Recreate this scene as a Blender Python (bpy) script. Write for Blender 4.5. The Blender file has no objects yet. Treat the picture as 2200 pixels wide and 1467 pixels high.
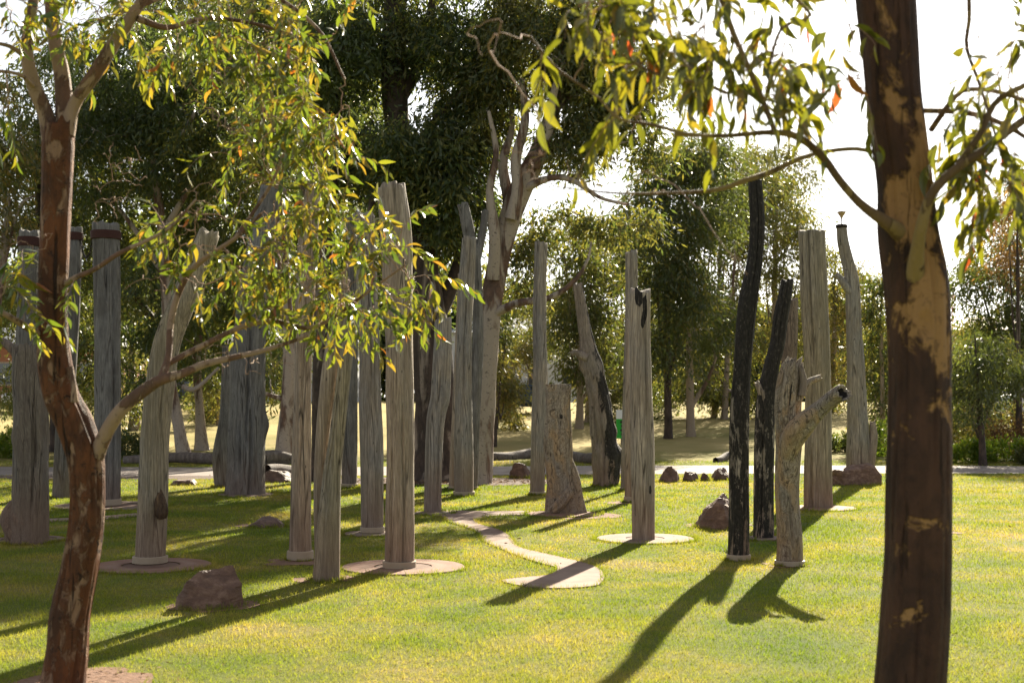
import bpy, math, random
import numpy as np
from math import radians as R, pi, sin, cos
random.seed(7)
rng = np.random.default_rng(7)
S = bpy.context.scene
C = S.collection

# ------------------------------------------------------------------ camera, sky, sun, exposure
F = 2750.0; HZ = 870.0; CX = 1100.0; EYE = 1.6      # focal length and horizon of the photograph, in its pixels
cam_d = bpy.data.cameras.new('camera'); cam = bpy.data.objects.new('camera', cam_d); C.objects.link(cam)
cam.location = (0, 0, EYE); cam.rotation_euler = (R(90), 0, 0)
cam_d.sensor_width = 36; cam_d.lens = 45; cam_d.shift_y = (HZ - 733.5) / 2200
cam_d.clip_start = 0.1; cam_d.clip_end = 3000
cam_d.dof.use_dof = True; cam_d.dof.focus_distance = 15; cam_d.dof.aperture_fstop = 3.0
S.camera = cam

SUN_AZ = R(18.5); SUN_EL = R(30)
w = bpy.data.worlds.new('World'); S.world = w; w.use_nodes = True
nt = w.node_tree; nt.nodes.clear()
sky = nt.nodes.new('ShaderNodeTexSky'); sky.sky_type = 'NISHITA'; sky.sun_disc = False
sky.sun_elevation = SUN_EL; sky.sun_rotation = SUN_AZ; sky.air_density = 1.0; sky.dust_density = 1.0; sky.ozone_density = 1.0
bg = nt.nodes.new('ShaderNodeBackground'); bg.inputs[1].default_value = 0.051
wo = nt.nodes.new('ShaderNodeOutputWorld')
hs = nt.nodes.new('ShaderNodeHueSaturation'); hs.inputs['Saturation'].default_value = 0.25
nt.links.new(sky.outputs[0], hs.inputs['Color']); nt.links.new(hs.outputs[0], bg.inputs[0]); nt.links.new(bg.outputs[0], wo.inputs[0])

sl = bpy.data.lights.new('sun', 'SUN'); sl.energy = 5.0; sl.angle = R(0.53); sl.color = (1.0, 0.90, 0.71)
so = bpy.data.objects.new('sun', sl); C.objects.link(so)
so.location = (0, 0, 60)
from mathutils import Vector, Matrix
sdir = Vector((sin(SUN_AZ) * cos(SUN_EL), cos(SUN_AZ) * cos(SUN_EL), sin(SUN_EL)))
so.rotation_euler = (-sdir).to_track_quat('-Z', 'Y').to_euler()

S.view_settings.view_transform = 'Standard'; S.view_settings.look = 'None'
S.view_settings.exposure = 1.9; S.view_settings.gamma = 1; S.view_settings.use_curve_mapping = False
S.render.engine = 'CYCLES'
cy = S.cycles
cy.max_bounces = 7; cy.diffuse_bounces = 4; cy.glossy_bounces = 2; cy.transmission_bounces = 5; cy.transparent_max_bounces = 4
cy.use_denoising = True; cy.sample_clamp_indirect = 6
cy.caustics_reflective = False; cy.caustics_refractive = False

# ------------------------------------------------------------------ helpers
def U(px, py, d):
    return ((px - CX) / F * d, d, EYE + (HZ - py) / F * d)
def GD(py):
    return EYE * F / (py - HZ)
def G(px, py):
    d = GD(py); return ((px - CX) / F * d, d)

def vnoise(p, seed=0):
    p = np.asarray(p, float); i = np.floor(p).astype(np.int64); f = p - i; f = f * f * (3 - 2 * f)
    def h(ix, iy, iz):
        n = (ix * 374761393 + iy * 668265263 + iz * 1274126177 + seed * 974634777) & 0xffffffff
        n = ((n ^ (n >> 13)) * 1103515245) & 0xffffffff
        n = (n ^ (n >> 16)) & 0xffff
        return n / 32767.5 - 1
    x, y, z = i[..., 0], i[..., 1], i[..., 2]; fx, fy, fz = f[..., 0], f[..., 1], f[..., 2]
    def l(a, b, t): return a + (b - a) * t
    return l(l(l(h(x, y, z), h(x+1, y, z), fx), l(h(x, y+1, z), h(x+1, y+1, z), fx), fy),
             l(l(h(x, y, z+1), h(x+1, y, z+1), fx), l(h(x, y+1, z+1), h(x+1, y+1, z+1), fx), fy), fz)

def fbm(p, seed=0, o=3):
    a = 0; k = 1.0; p = np.asarray(p, float)
    for q in range(o):
        a = a + vnoise(p * (2 ** q), seed + q * 17) * k; k *= 0.5
    return a

def gz(x, y):
    x = np.asarray(x, float); y = np.asarray(y, float)
    t = np.clip((y - 34.5) / 45.0, 0, 1); s = t * t * (3 - 2 * t) * 0.45 + t * 0.55
    h = 1.75 * s
    side = np.clip((-x - 2) / 14, 0, 1) * 0.25
    q = np.clip((y - 36) / 10, 0, 1)
    st = np.stack([x * 0.09, y * 0.09, x * 0], -1)
    return h + side * q + q * 0.10 * vnoise(st, 5)

def mk_mesh(name, V, Fs, mats=(), smooth=True, attrs=None, mat_idx=None):
    me = bpy.data.meshes.new(name)
    V = np.asarray(V, np.float32); me.vertices.add(len(V)); me.vertices.foreach_set('co', V.ravel())
    Fs = [np.asarray(f, np.int32) for f in Fs if len(f)]
    nl = sum(f.size for f in Fs); nf = sum(len(f) for f in Fs)
    me.loops.add(nl); me.polygons.add(nf)
    me.loops.foreach_set('vertex_index', np.concatenate([f.ravel() for f in Fs]))
    st = []; o = 0
    for f in Fs:
        k = f.shape[1]; st.append(o + np.arange(len(f)) * k); o += f.size
    me.polygons.foreach_set('loop_start', np.concatenate(st).astype(np.int32))
    me.polygons.foreach_set('use_smooth', np.full(nf, smooth))
    for m in mats: me.materials.append(m)
    if mat_idx is not None: me.polygons.foreach_set('material_index', np.asarray(mat_idx, np.int32))
    if attrs:
        for k, v in attrs.items():
            a = me.attributes.new(k, 'FLOAT', 'POINT'); a.data.foreach_set('value', np.asarray(v, np.float32))
    me.update(calc_edges=True)
    return me

def tag(o, label=None, cat=None, group=None, kind=None):
    if label: o['label'] = label
    if cat: o['category'] = cat
    if group: o['group'] = group
    if kind: o['kind'] = kind
    return o

def link(name, me, parent=None, loc=None):
    o = bpy.data.objects.new(name, me); C.objects.link(o)
    if parent is not None: o.parent = parent
    if loc is not None: o.location = loc
    return o

def empty(name, loc):
    o = bpy.data.objects.new(name, None); C.objects.link(o); o.location = loc; o.empty_display_size = 0.2
    return o

def spline(pts, n):
    P = np.asarray(pts, float)
    if len(P) < 3:
        t = np.linspace(0, 1, n)[:, None]; return P[0] * (1 - t) + P[-1] * t
    L = np.r_[0, np.cumsum(np.linalg.norm(np.diff(P[:, :3], axis=0), axis=1))]
    A = np.vstack([2 * P[0] - P[1], P, 2 * P[-1] - P[-2]])
    t = np.linspace(0, L[-1], n); k = np.clip(np.searchsorted(L, t, 'right') - 1, 0, len(P) - 2)
    u = ((t - L[k]) / np.maximum(L[k + 1] - L[k], 1e-9))[:, None]
    a, b, c, d = A[k], A[k + 1], A[k + 2], A[k + 3]
    ta = (c - a) / 2; tb = (d - b) / 2
    return (2*u**3 - 3*u**2 + 1) * b + (u**3 - 2*u**2 + u) * ta + (-2*u**3 + 3*u**2) * c + (u**3 - u**2) * tb

def frames(Pc):
    T = np.gradient(Pc, axis=0); T /= np.linalg.norm(T, axis=1)[:, None] + 1e-12
    ref = np.array([1.0, 0, 0]) if abs(T[0][0]) < 0.9 else np.array([0, 1.0, 0])
    N = np.zeros_like(T); n = ref - T[0] * ref.dot(T[0]); n /= np.linalg.norm(n); N[0] = n
    for i in range(1, len(T)):
        n = N[i-1] - T[i] * N[i-1].dot(T[i]); N[i] = n / (np.linalg.norm(n) + 1e-12)
    return T, N, np.cross(T, N)

def grid_faces(n, m, off=0):
    i = np.arange(n - 1)[:, None]; j = np.arange(m)[None, :]; j2 = (j + 1) % m
    return (np.stack([i*m + j, i*m + j2, (i+1)*m + j2, (i+1)*m + j], -1).reshape(-1, 4) + off)

class TB:
    """collects tubes, returned as one mesh"""
    def __init__(s): s.V = []; s.Q = []; s.T = []; s.n = 0
    def tube(s, pts, r0=None, r1=None, n=None, m=6, cap=True):
        P = np.asarray(pts, float)
        if P.shape[1] == 3:
            rr = np.linspace(r0, r1, len(P))[:, None]; P = np.hstack([P, rr])
        if n: P = spline(P, n)
        T, N, B = frames(P[:, :3]); a = np.arange(m) / m * 2 * pi
        ring = P[:, None, :3] + P[:, None, 3:4] * (N[:, None] * np.cos(a)[None, :, None] + B[:, None] * np.sin(a)[None, :, None])
        s.V.append(ring.reshape(-1, 3)); s.Q.append(grid_faces(len(P), m, s.n))
        if cap:
            s.V.append(P[-1:, :3]); c = s.n + len(P) * m; b = s.n + (len(P) - 1) * m; j = np.arange(m)
            s.T.append(np.stack([b + j, b + (j + 1) % m, np.full(m, c)], -1)); s.n += 1
        s.n += len(P) * m
    def mesh(s, name, mat, off=(0, 0, 0), smooth=True):
        if not s.V: return None
        return mk_mesh(name, np.vstack(s.V) - np.asarray(off, float), [np.vstack(s.Q)] + ([np.vstack(s.T)] if s.T else []), [mat], smooth)

# ------------------------------------------------------------------ materials
def newmat(name):
    m = bpy.data.materials.new(name); m.use_nodes = True; nt = m.node_tree; nt.nodes.clear()
    o = nt.nodes.new('ShaderNodeOutputMaterial'); return m, nt, o
def nd(nt, t, **kw):
    n = nt.nodes.new(t)
    for k, v in kw.items(): setattr(n, k, v)
    return n
def lk(nt, a, b): nt.links.new(a, b)
def ramp(nt, fac, stops):
    r = nd(nt, 'ShaderNodeValToRGB'); e = r.color_ramp.elements
    while len(e) < len(stops): e.new(0.5)
    for q, (p, c) in enumerate(stops):
        e[q].position = p; e[q].color = (*c, 1) if len(c) == 3 else c
    lk(nt, fac, r.inputs[0]); return r
def coords(nt, scale=(1, 1, 1), kind='Object', loc=(0, 0, 0)):
    t = nd(nt, 'ShaderNodeTexCoord'); m = nd(nt, 'ShaderNodeMapping'); m.inputs['Scale'].default_value = scale; m.inputs['Location'].default_value = loc
    lk(nt, t.outputs[kind], m.inputs[0]); return m.outputs[0]
def noise(nt, vec, scale, detail=4, rough=0.6, dist=0.0):
    n = nd(nt, 'ShaderNodeTexNoise'); n.inputs['Scale'].default_value = scale; n.inputs['Detail'].default_value = detail
    n.inputs['Roughness'].default_value = rough; n.inputs['Distortion'].default_value = dist
    lk(nt, vec, n.inputs['Vector']); return n.outputs['Fac']
def mix(nt, f, a, b, mode='MIX'):
    n = nd(nt, 'ShaderNodeMix', data_type='RGBA', blend_type=mode)
    if isinstance(f, (int, float)): n.inputs[0].default_value = f
    else: lk(nt, f, n.inputs[0])
    for s, v in ((6, a), (7, b)):
        if isinstance(v, tuple): n.inputs[s].default_value = (*v, 1)
        else: lk(nt, v, n.inputs[s])
    return n.outputs[2]
def mth(nt, op, a, b=0.0, clamp=False):
    n = nd(nt, 'ShaderNodeMath', operation=op, use_clamp=clamp)
    for s, v in ((0, a), (1, b)):
        if isinstance(v, (int, float)): n.inputs[s].default_value = v
        else: lk(nt, v, n.inputs[s])
    return n.outputs[0]
def bsdf(nt, out, col, rough=0.85, bump=None, bstr=0.5, bdist=0.01, spec=0.3):
    b = nd(nt, 'ShaderNodeBsdfPrincipled')
    if isinstance(col, tuple): b.inputs['Base Color'].default_value = (*col, 1)
    else: lk(nt, col, b.inputs['Base Color'])
    b.inputs['Roughness'].default_value = rough; b.inputs['Specular IOR Level'].default_value = spec
    if bump is not None:
        u = nd(nt, 'ShaderNodeBump'); u.inputs['Strength'].default_value = bstr; u.inputs['Distance'].default_value = bdist
        lk(nt, bump, u.inputs['Height']); lk(nt, u.outputs[0], b.inputs['Normal'])
    lk(nt, b.outputs[0], out.inputs[0]); return b

def wood_mat(name, light=(0.42, 0.345, 0.27), dark=(0.20, 0.155, 0.12), blue=0.3, char=0.0, seed=0.0, swirl=0.0, foot=0.5):
    """weathered grey timber: long grain, checks, silvered and brown zones, charred skin"""
    m, nt, o = newmat(name)
    light = tuple(a * 0.90 for a in light); dark = tuple(a * 0.6 for a in dark)
    sw = coords(nt, (1, 1, 0.055), loc=(seed, seed * 1.7, seed * 0.4))
    if swirl:
        n0 = nd(nt, 'ShaderNodeTexNoise'); n0.inputs['Scale'].default_value = 3.2; n0.inputs['Detail'].default_value = 1
        lk(nt, coords(nt, (1, 1, 0.6), loc=(seed, 0, 3)), n0.inputs['Vector'])
        vm = nd(nt, 'ShaderNodeVectorMath', operation='MULTIPLY_ADD'); vm.inputs[1].default_value = (swirl,) * 3
        lk(nt, n0.outputs['Color'], vm.inputs[0]); lk(nt, sw, vm.inputs[2]); sw = vm.outputs[0]
    grain = noise(nt, sw, 85, 6, 0.7, 0.2)
    wide = noise(nt, sw, 11, 4, 0.6, 0.4)
    blot = noise(nt, coords(nt, (1, 1, 0.45), loc=(seed * 3, 1, seed)), 3.2, 4, 0.55, 0.5)
    c = ramp(nt, grain, [(0.30, dark), (0.50, tuple(0.55 * a + 0.45 * b for a, b in zip(light, dark))), (0.66, light)]).outputs[0]
    c = mix(nt, ramp(nt, wide, [(0.38, (0, 0, 0)), (0.62, (1, 1, 1))]).outputs[0], mix(nt, 0.6, c, dark), c)
    silver = (0.28, 0.27, 0.262)
    c = mix(nt, mth(nt, 'MULTIPLY', ramp(nt, blot, [(0.45, (0, 0, 0)), (0.62, (1, 1, 1))]).outputs[0], blue), c, ramp(nt, grain, [(0.32, (0.07, 0.07, 0.072)), (0.62, silver)]).outputs[0])
    if swirl > 0.3:   # heartwood: ochre zones and bluish zones between flowing dark growth lines
        hz = noise(nt, sw, 3.0, 3, 0.5, 0.8)
        c = mix(nt, ramp(nt, hz, [(0.50, (0, 0, 0)), (0.64, (0.6,) * 3)]).outputs[0], c, mix(nt, grain, (0.17, 0.095, 0.04), (0.56, 0.37, 0.19)))
        gl = noise(nt, sw, 24, 5, 0.6, 0.6)
        c = mix(nt, ramp(nt, gl, [(0.36, (0.8,) * 3), (0.46, (0, 0, 0))]).outputs[0], c, (0.06, 0.04, 0.03))
    # checks: thin seams along the grain; dirt and crack shade painted dark
    vor = nd(nt, 'ShaderNodeTexVoronoi', feature='DISTANCE_TO_EDGE'); vor.inputs['Scale'].default_value = 9
    mp = coords(nt, (1, 1, 0.05), loc=(seed, seed, seed))
    nn = nd(nt, 'ShaderNodeTexNoise'); nn.inputs['Scale'].default_value = 6; lk(nt, sw, nn.inputs['Vector'])
    va = nd(nt, 'ShaderNodeVectorMath', operation='MULTIPLY_ADD'); va.inputs[1].default_value = (0.12, 0.12, 0.1)
    lk(nt, nn.outputs['Color'], va.inputs[0]); lk(nt, mp, va.inputs[2]); lk(nt, va.outputs[0], vor.inputs['Vector'])
    seam = ramp(nt, vor.outputs['Distance'], [(0.0, (1, 1, 1)), (0.035, (0, 0, 0))]).outputs[0]
    seam = mth(nt, 'MULTIPLY', seam, ramp(nt, wide, [(0.42, (0.0,) * 3), (0.55, (0.9,) * 3)]).outputs[0])
    c = mix(nt, seam, c, (0.02, 0.016, 0.013))
    # small pits
    pit = nd(nt, 'ShaderNodeTexVoronoi'); pit.inputs['Scale'].default_value = 17; lk(nt, coords(nt, (1, 1, 0.35), loc=(seed, 2, 1)), pit.inputs['Vector'])
    pm = mth(nt, 'MULTIPLY', ramp(nt, pit.outputs['Distance'], [(0.06, (1, 1, 1)), (0.13, (0, 0, 0))]).outputs[0], ramp(nt, blot, [(0.5, (0,) * 3), (0.56, (0.8,) * 3)]).outputs[0])
    c = mix(nt, pm, c, (0.04, 0.03, 0.025))
    # red soil stain splashed up the foot
    if foot:
        sx = nd(nt, 'ShaderNodeSeparateXYZ'); lk(nt, coords(nt), sx.inputs[0])
        zz = mth(nt, 'ADD', sx.outputs[2], mth(nt, 'MULTIPLY', wide, -0.5))
        ft = ramp(nt, zz, [(0.0, (1, 1, 1)), (0.55, (0, 0, 0))]).outputs[0]
        c = mix(nt, mth(nt, 'MULTIPLY', ft, foot), c, mix(nt, grain, (0.10, 0.055, 0.04), (0.27, 0.165, 0.12)))
    # charred skin and charred spots, plus shade painted into cracks and hollows
    at = nd(nt, 'ShaderNodeAttribute', attribute_name='char')
    cn = noise(nt, coords(nt, (1, 1, 0.3), loc=(seed, 4, 2)), 9, 8, 0.75, 0.3)
    k = mth(nt, 'ADD', mth(nt, 'ADD', at.outputs['Fac'], char - 0.5), cn)
    cf = ramp(nt, k, [(0.49, (0, 0, 0)), (0.53, (1, 1, 1))]).outputs[0]
    cracks = noise(nt, coords(nt, (1, 1, 0.4), loc=(seed, 0, 9)), 48, 4, 0.7)
    c = mix(nt, cf, c, ramp(nt, cracks, [(0.35, (0.012, 0.011, 0.010)), (0.58, (0.028, 0.024, 0.021)), (0.70, (0.10, 0.085, 0.07))]).outputs[0])
    h = mth(nt, 'SUBTRACT', mth(nt, 'ADD', grain, mth(nt, 'MULTIPLY', wide, 0.8)), seam)
    h = mth(nt, 'ADD', h, mth(nt, 'MULTIPLY', mth(nt, 'MULTIPLY', cf, cracks), 1.5))
    bsdf(nt, o, c, 0.82, h, 0.6, 0.008, 0.25)
    return m

def bark_mat(name, cols, patch, scale=5, seed=0.0, stretch=0.5, plates=0.0, th=(0.47, 0.50), fissure=0.0):
    """smooth gum bark that sheds in patches; cols = under, over, fleck"""
    m, nt, o = newmat(name)
    v = coords(nt, (1, 1, stretch), loc=(seed, seed, seed))
    p = noise(nt, v, scale, 7, 0.62, 0.6)
    f = noise(nt, v, 40, 5, 0.7)
    g = noise(nt, coords(nt, (1, 1, 0.12), loc=(seed, 0, 0)), 26, 5, 0.65)
    under = mix(nt, f, tuple(c * 0.75 for c in cols[0]), cols[0]); over = mix(nt, g, tuple(c * 0.55 for c in cols[1]), tuple(c * 1.25 for c in cols[1]))
    at = nd(nt, 'ShaderNodeAttribute', attribute_name='char'); pk = mth(nt, 'ADD', p, mth(nt, 'MULTIPLY', at.outputs['Fac'], 0.2))
    mo = noise(nt, coords(nt, (1, 1, 0.6), loc=(seed, 11, 0)), 5.5, 6, 0.7, 0.5)
    over = mix(nt, ramp(nt, mo, [(0.40, (0.7,) * 3), (0.60, (0, 0, 0))]).outputs[0], over, cols[2])
    k = ramp(nt, pk, [(th[0], (0, 0, 0)), (th[1], (1, 1, 1))]).outputs[0]
    c = mix(nt, k, over, under)
    fs = mth(nt, 'MULTIPLY', ramp(nt, noise(nt, coords(nt, (1, 1, 0.07), loc=(seed, 3, 0)), 20, 4, 0.6, 0.3), [(0.34, (1, 1, 1)), (0.40, (0, 0, 0))]).outputs[0], fissure)
    c = mix(nt, fs, c, tuple(x * 0.5 for x in cols[2]))
    fl = ramp(nt, noise(nt, coords(nt, (1, 1, 1.2), loc=(seed, 7, 0)), 16, 5, 0.75, 0.5), [(0.58, (0, 0, 0)), (0.64, (1, 1, 1))]).outputs[0]
    c = mix(nt, mth(nt, 'MULTIPLY', fl, patch), c, cols[2])
    h = mth(nt, 'ADD', mth(nt, 'MULTIPLY', k, -0.7), mth(nt, 'ADD', mth(nt, 'MULTIPLY', f, 0.5), mth(nt, 'MULTIPLY', g, 0.6 + plates)))
    h = mth(nt, 'SUBTRACT', h, mth(nt, 'MULTIPLY', fs, 2.0))
    bsdf(nt, o, c, 0.75, h, 0.9, 0.016, 0.25)
    return m

def leaf_mat(name, stops, trans=0.5, rough=0.38, spec=0.5, tmul=1.6):
    m, nt, o = newmat(name)
    at = nd(nt, 'ShaderNodeAttribute', attribute_name='rnd'); oi = nd(nt, 'ShaderNodeObjectInfo')
    k = mth(nt, 'FRACT', mth(nt, 'ADD', at.outputs['Fac'], oi.outputs['Random']))
    c = ramp(nt, k, stops).outputs[0]
    b = nd(nt, 'ShaderNodeBsdfPrincipled'); lk(nt, c, b.inputs['Base Color']); b.inputs['Roughness'].default_value = rough
    b.inputs['Specular IOR Level'].default_value = spec
    t = nd(nt, 'ShaderNodeBsdfTranslucent')
    tc = mix(nt, 1.0, c, (1.25 * tmul, 1.2 * tmul, 0.5 * tmul), 'MULTIPLY'); lk(nt, tc, t.inputs[0])
    ms = nd(nt, 'ShaderNodeMixShader'); ms.inputs[0].default_value = trans
    lk(nt, b.outputs[0], ms.inputs[1]); lk(nt, t.outputs[0], ms.inputs[2]); lk(nt, ms.outputs[0], o.inputs[0])
    return m

def lawn_color(nt):
    """shared by the soil sheet and the blades: green turf with dry, straw-coloured patches, by place"""
    g = nd(nt, 'ShaderNodeNewGeometry')
    def ns(s, d=4, r=0.6):
        return noise(nt, g.outputs['Position'], s, d, r, 0.3)
    a = ns(0.9, 5, 0.65); b = ns(5.5, 4, 0.7); c = ns(0.22, 3)
    k = mth(nt, 'ADD', mth(nt, 'MULTIPLY', a, 0.5), mth(nt, 'ADD', mth(nt, 'MULTIPLY', b, 0.16), mth(nt, 'MULTIPLY', c, 0.42)))
    return ramp(nt, k, [(0.41, (0.080, 0.118, 0.015)), (0.51, (0.128, 0.150, 0.022)), (0.59, (0.195, 0.178, 0.045)), (0.68, (0.28, 0.21, 0.095))]).outputs[0], g

def simple(name, col, rough=0.7, scale=30, var=0.25, bump=0.3, metal=0.0, dist=0.004):
    m, nt, o = newmat(name)
    n = noise(nt, coords(nt), scale, 5, 0.65)
    n2 = noise(nt, coords(nt), scale * 0.12, 3, 0.5)
    c = mix(nt, n, tuple(x * (1 - var) for x in col), tuple(min(1, x * (1 + var)) for x in col))
    c = mix(nt, mth(nt, 'MULTIPLY', n2, 0.5), c, tuple(x * 0.8 for x in col))
    b = bsdf(nt, o, c, rough, n, bump, dist); b.inputs['Metallic'].default_value = metal
    return m

# wood
W_PALE = wood_mat('weathered_timber_pale', (0.58, 0.485, 0.39), (0.24, 0.18, 0.135), 0.25, 0.0, 1.3)
W_TAN = wood_mat('weathered_timber_tan', (0.60, 0.48, 0.365), (0.22, 0.16, 0.115), 0.15, 0.0, 4.1)
W_GREY = wood_mat('weathered_timber_grey', (0.48, 0.41, 0.33), (0.17, 0.145, 0.12), 0.55, 0.0, 7.7)
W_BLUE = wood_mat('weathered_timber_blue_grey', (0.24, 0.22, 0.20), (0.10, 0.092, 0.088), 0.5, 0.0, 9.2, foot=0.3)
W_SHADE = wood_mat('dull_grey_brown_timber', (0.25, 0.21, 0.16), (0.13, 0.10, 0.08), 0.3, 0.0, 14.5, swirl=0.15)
W_OLIVE = wood_mat('weathered_timber_olive', (0.50, 0.42, 0.30), (0.17, 0.14, 0.095), 0.25, 0.0, 2.2)
W_PATCH = wood_mat('timber_with_black_marks', (0.60, 0.51, 0.41), (0.22, 0.175, 0.135), 0.35, 0.0, 5.5)
W_CHAR = wood_mat('charred_timber', (0.46, 0.40, 0.33), (0.16, 0.13, 0.11), 0.3, 0.52, 3.3)
W_CHAR2 = wood_mat('charred_timber_patchy', (0.42, 0.34, 0.27), (0.16, 0.125, 0.10), 0.3, 0.36, 6.3)
W_GNARL = wood_mat('gnarled_timber', (0.54, 0.46, 0.35), (0.15, 0.10, 0.065), 0.45, 0.02, 8.1, swirl=0.85, foot=0.3)
W_ROUGH = wood_mat('rough_brown_timber', (0.30, 0.22, 0.16), (0.10, 0.07, 0.055), 0.1, 0.08, 11.0, swirl=0.2)
M_KNOT = wood_mat('knot_heartwood', (0.16, 0.10, 0.06), (0.03, 0.02, 0.015), 0.0, 0.05, 2.0, swirl=0.9, foot=0)
M_HOLLOW = simple('hollow_heartwood', (0.03, 0.02, 0.015), 0.95, 30, 0.5, 0.6)
M_COLLAR = simple('pale_timber_collar', (0.34, 0.27, 0.20), 0.7, 22, 0.22, 0.4)
M_RUSTBAND = simple('rusted_iron_band', (0.055, 0.022, 0.018), 0.75, 50, 0.5, 0.5, 0.3)
M_IRON = simple('dark_iron', (0.03, 0.025, 0.025), 0.6, 50, 0.4, 0.4, 0.6)
# bark
B_LEFT = bark_mat('reddish_peeling_bark', [(0.27, 0.165, 0.105), (0.14, 0.052, 0.02), (0.025, 0.013, 0.009)], 0.95, 13, 1.0, 0.5, 0.9, (0.52, 0.60), 0.8)
B_LIMB = bark_mat('smooth_pinkish_bark', [(0.32, 0.225, 0.16), (0.18, 0.10, 0.065), (0.08, 0.048, 0.036)], 0.4, 6, 2.0, 0.5)
B_RIGHT = bark_mat('brown_bark_with_cream_patches', [(0.33, 0.185, 0.075), (0.075, 0.036, 0.023), (0.02, 0.012, 0.01)], 0.45, 4.6, 6.4, 0.8, 0.2, (0.565, 0.615), 0.5)
B_RLIMB = bark_mat('olive_branch_bark', [(0.26, 0.185, 0.085), (0.17, 0.11, 0.06), (0.08, 0.05, 0.03)], 0.4, 6, 5.0, 0.5)
B_TWIG = simple('twig_bark', (0.34, 0.22, 0.16), 0.8, 40, 0.4, 0.2)
B_GUM = bark_mat('cream_and_brown_gum_bark', [(0.36, 0.30, 0.25), (0.17, 0.10, 0.07), (0.05, 0.035, 0.03)], 0.8, 2.4, 3.0, 0.22, 0.5, (0.44, 0.50))
B_DARK = bark_mat('rough_dark_bark', [(0.27, 0.22, 0.18), (0.085, 0.06, 0.048), (0.02, 0.016, 0.014)], 0.8, 3.0, 9.0, 0.16, 1.0, (0.55, 0.62))
B_FAR = bark_mat('grey_brown_gum_bark', [(0.34, 0.27, 0.21), (0.15, 0.095, 0.07), (0.05, 0.035, 0.03)], 0.6, 2.0, 7.0, 0.2, 0.3)
# leaves
L_LEFT = leaf_mat('yellow_green_gum_leaf', [(0.0, (0.050, 0.080, 0.016)), (0.35, (0.095, 0.125, 0.020)), (0.82, (0.165, 0.150, 0.024)), (0.965, (0.20, 0.135, 0.03)), (0.995, (0.26, 0.09, 0.03))], 0.46, 0.28, 0.8, 1.55)
L_RIGHT = leaf_mat('olive_gum_leaf', [(0.0, (0.05, 0.060, 0.012)), (0.35, (0.10, 0.108, 0.014)), (0.85, (0.155, 0.14, 0.018)), (0.975, (0.17, 0.12, 0.03)), (0.997, (0.32, 0.06, 0.03))], 0.46, 0.28, 0.8, 1.55)
L_DARK = leaf_mat('dark_gum_foliage', [(0.0, (0.042, 0.066, 0.030)), (0.6, (0.075, 0.098, 0.036)), (1.0, (0.15, 0.145, 0.042))], 0.45, 0.42, 0.5, 1.5)
L_MID = leaf_mat('mid_gum_foliage', [(0.0, (0.045, 0.064, 0.026)), (0.6, (0.075, 0.090, 0.032)), (1.0, (0.14, 0.125, 0.042))], 0.46, 0.42, 0.5, 1.5)
L_GOLD = leaf_mat('golden_gum_foliage', [(0.0, (0.058, 0.070, 0.026)), (0.6, (0.098, 0.100, 0.034)), (1.0, (0.18, 0.135, 0.05))], 0.46, 0.42, 0.5, 1.5)
L_SHRUB = leaf_mat('bright_shrub_leaf', [(0.0, (0.06, 0.12, 0.015)), (0.6, (0.12, 0.17, 0.02)), (1.0, (0.18, 0.20, 0.03))], 0.45, 0.4, 0.4, 1.6)
L_BRONZE = leaf_mat('bronze_foliage', [(0.0, (0.10, 0.055, 0.035)), (0.6, (0.15, 0.085, 0.045)), (1.0, (0.22, 0.13, 0.06))], 0.4, 0.5, 0.3, 1.2)
L_LITTER = leaf_mat('fallen_leaf', [(0.0, (0.12, 0.07, 0.04)), (0.7, (0.19, 0.12, 0.07)), (1.0, (0.28, 0.22, 0.15))], 0.1, 0.9, 0.0, 1.0)

# lawn sheet
M_GROUND, nt, o = newmat('lawn_soil_and_turf')
col, g = lawn_color(nt)
fine = noise(nt, g.outputs['Position'], 26, 6, 0.75)
sx = nd(nt, 'ShaderNodeSeparateXYZ'); lk(nt, g.outputs['Position'], sx.inputs[0])
c1 = mix(nt, ramp(nt, fine, [(0.36, (0, 0, 0)), (0.62, (1, 1, 1))]).outputs[0], mix(nt, 0.55, col, (0.035, 0.035, 0.012)), col)
dry = mth(nt, 'MULTIPLY', ramp(nt, mth(nt, 'MULTIPLY', sx.outputs[1], 0.01), [(0.33, (0, 0, 0)), (0.42, (1, 1, 1))]).outputs[0],
          ramp(nt, noise(nt, g.outputs['Position'], 0.16, 4), [(0.38, (0.35,) * 3), (0.58, (1.0,) * 3)]).outputs[0])
c1 = mix(nt, dry, c1, mix(nt, fine, (0.24, 0.19, 0.06), (0.46, 0.36, 0.17)))  # dry straw on the bank, brightened to paint in sunlit patches
bsdf(nt, o, c1, 0.95, fine, 0.6, 0.03, 0.1)
# blades
M_GRASS, nt, o = newmat('grass_blade')
col, g = lawn_color(nt)
at = nd(nt, 'ShaderNodeAttribute', attribute_name='rnd')
cv = ramp(nt, at.outputs['Fac'], [(0.0, (0.7, 0.75, 0.6)), (0.85, (1.2, 1.2, 1.1)), (0.99, (1.4, 1.25, 1.2))]).outputs[0]
col = mix(nt, 1.0, col, cv, 'MULTIPLY')
b = nd(nt, 'ShaderNodeBsdfPrincipled'); lk(nt, col, b.inputs['Base Color']); b.inputs['Roughness'].default_value = 0.55; b.inputs['Specular IOR Level'].default_value = 0.25
t = nd(nt, 'ShaderNodeBsdfTranslucent'); lk(nt, mix(nt, 1.0, col, (1.9, 1.9, 0.9), 'MULTIPLY'), t.inputs[0])
ms = nd(nt, 'ShaderNodeMixShader'); ms.inputs[0].default_value = 0.5
lk(nt, b.outputs[0], ms.inputs[1]); lk(nt, t.outputs[0], ms.inputs[2]); lk(nt, ms.outputs[0], o.inputs[0])

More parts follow.
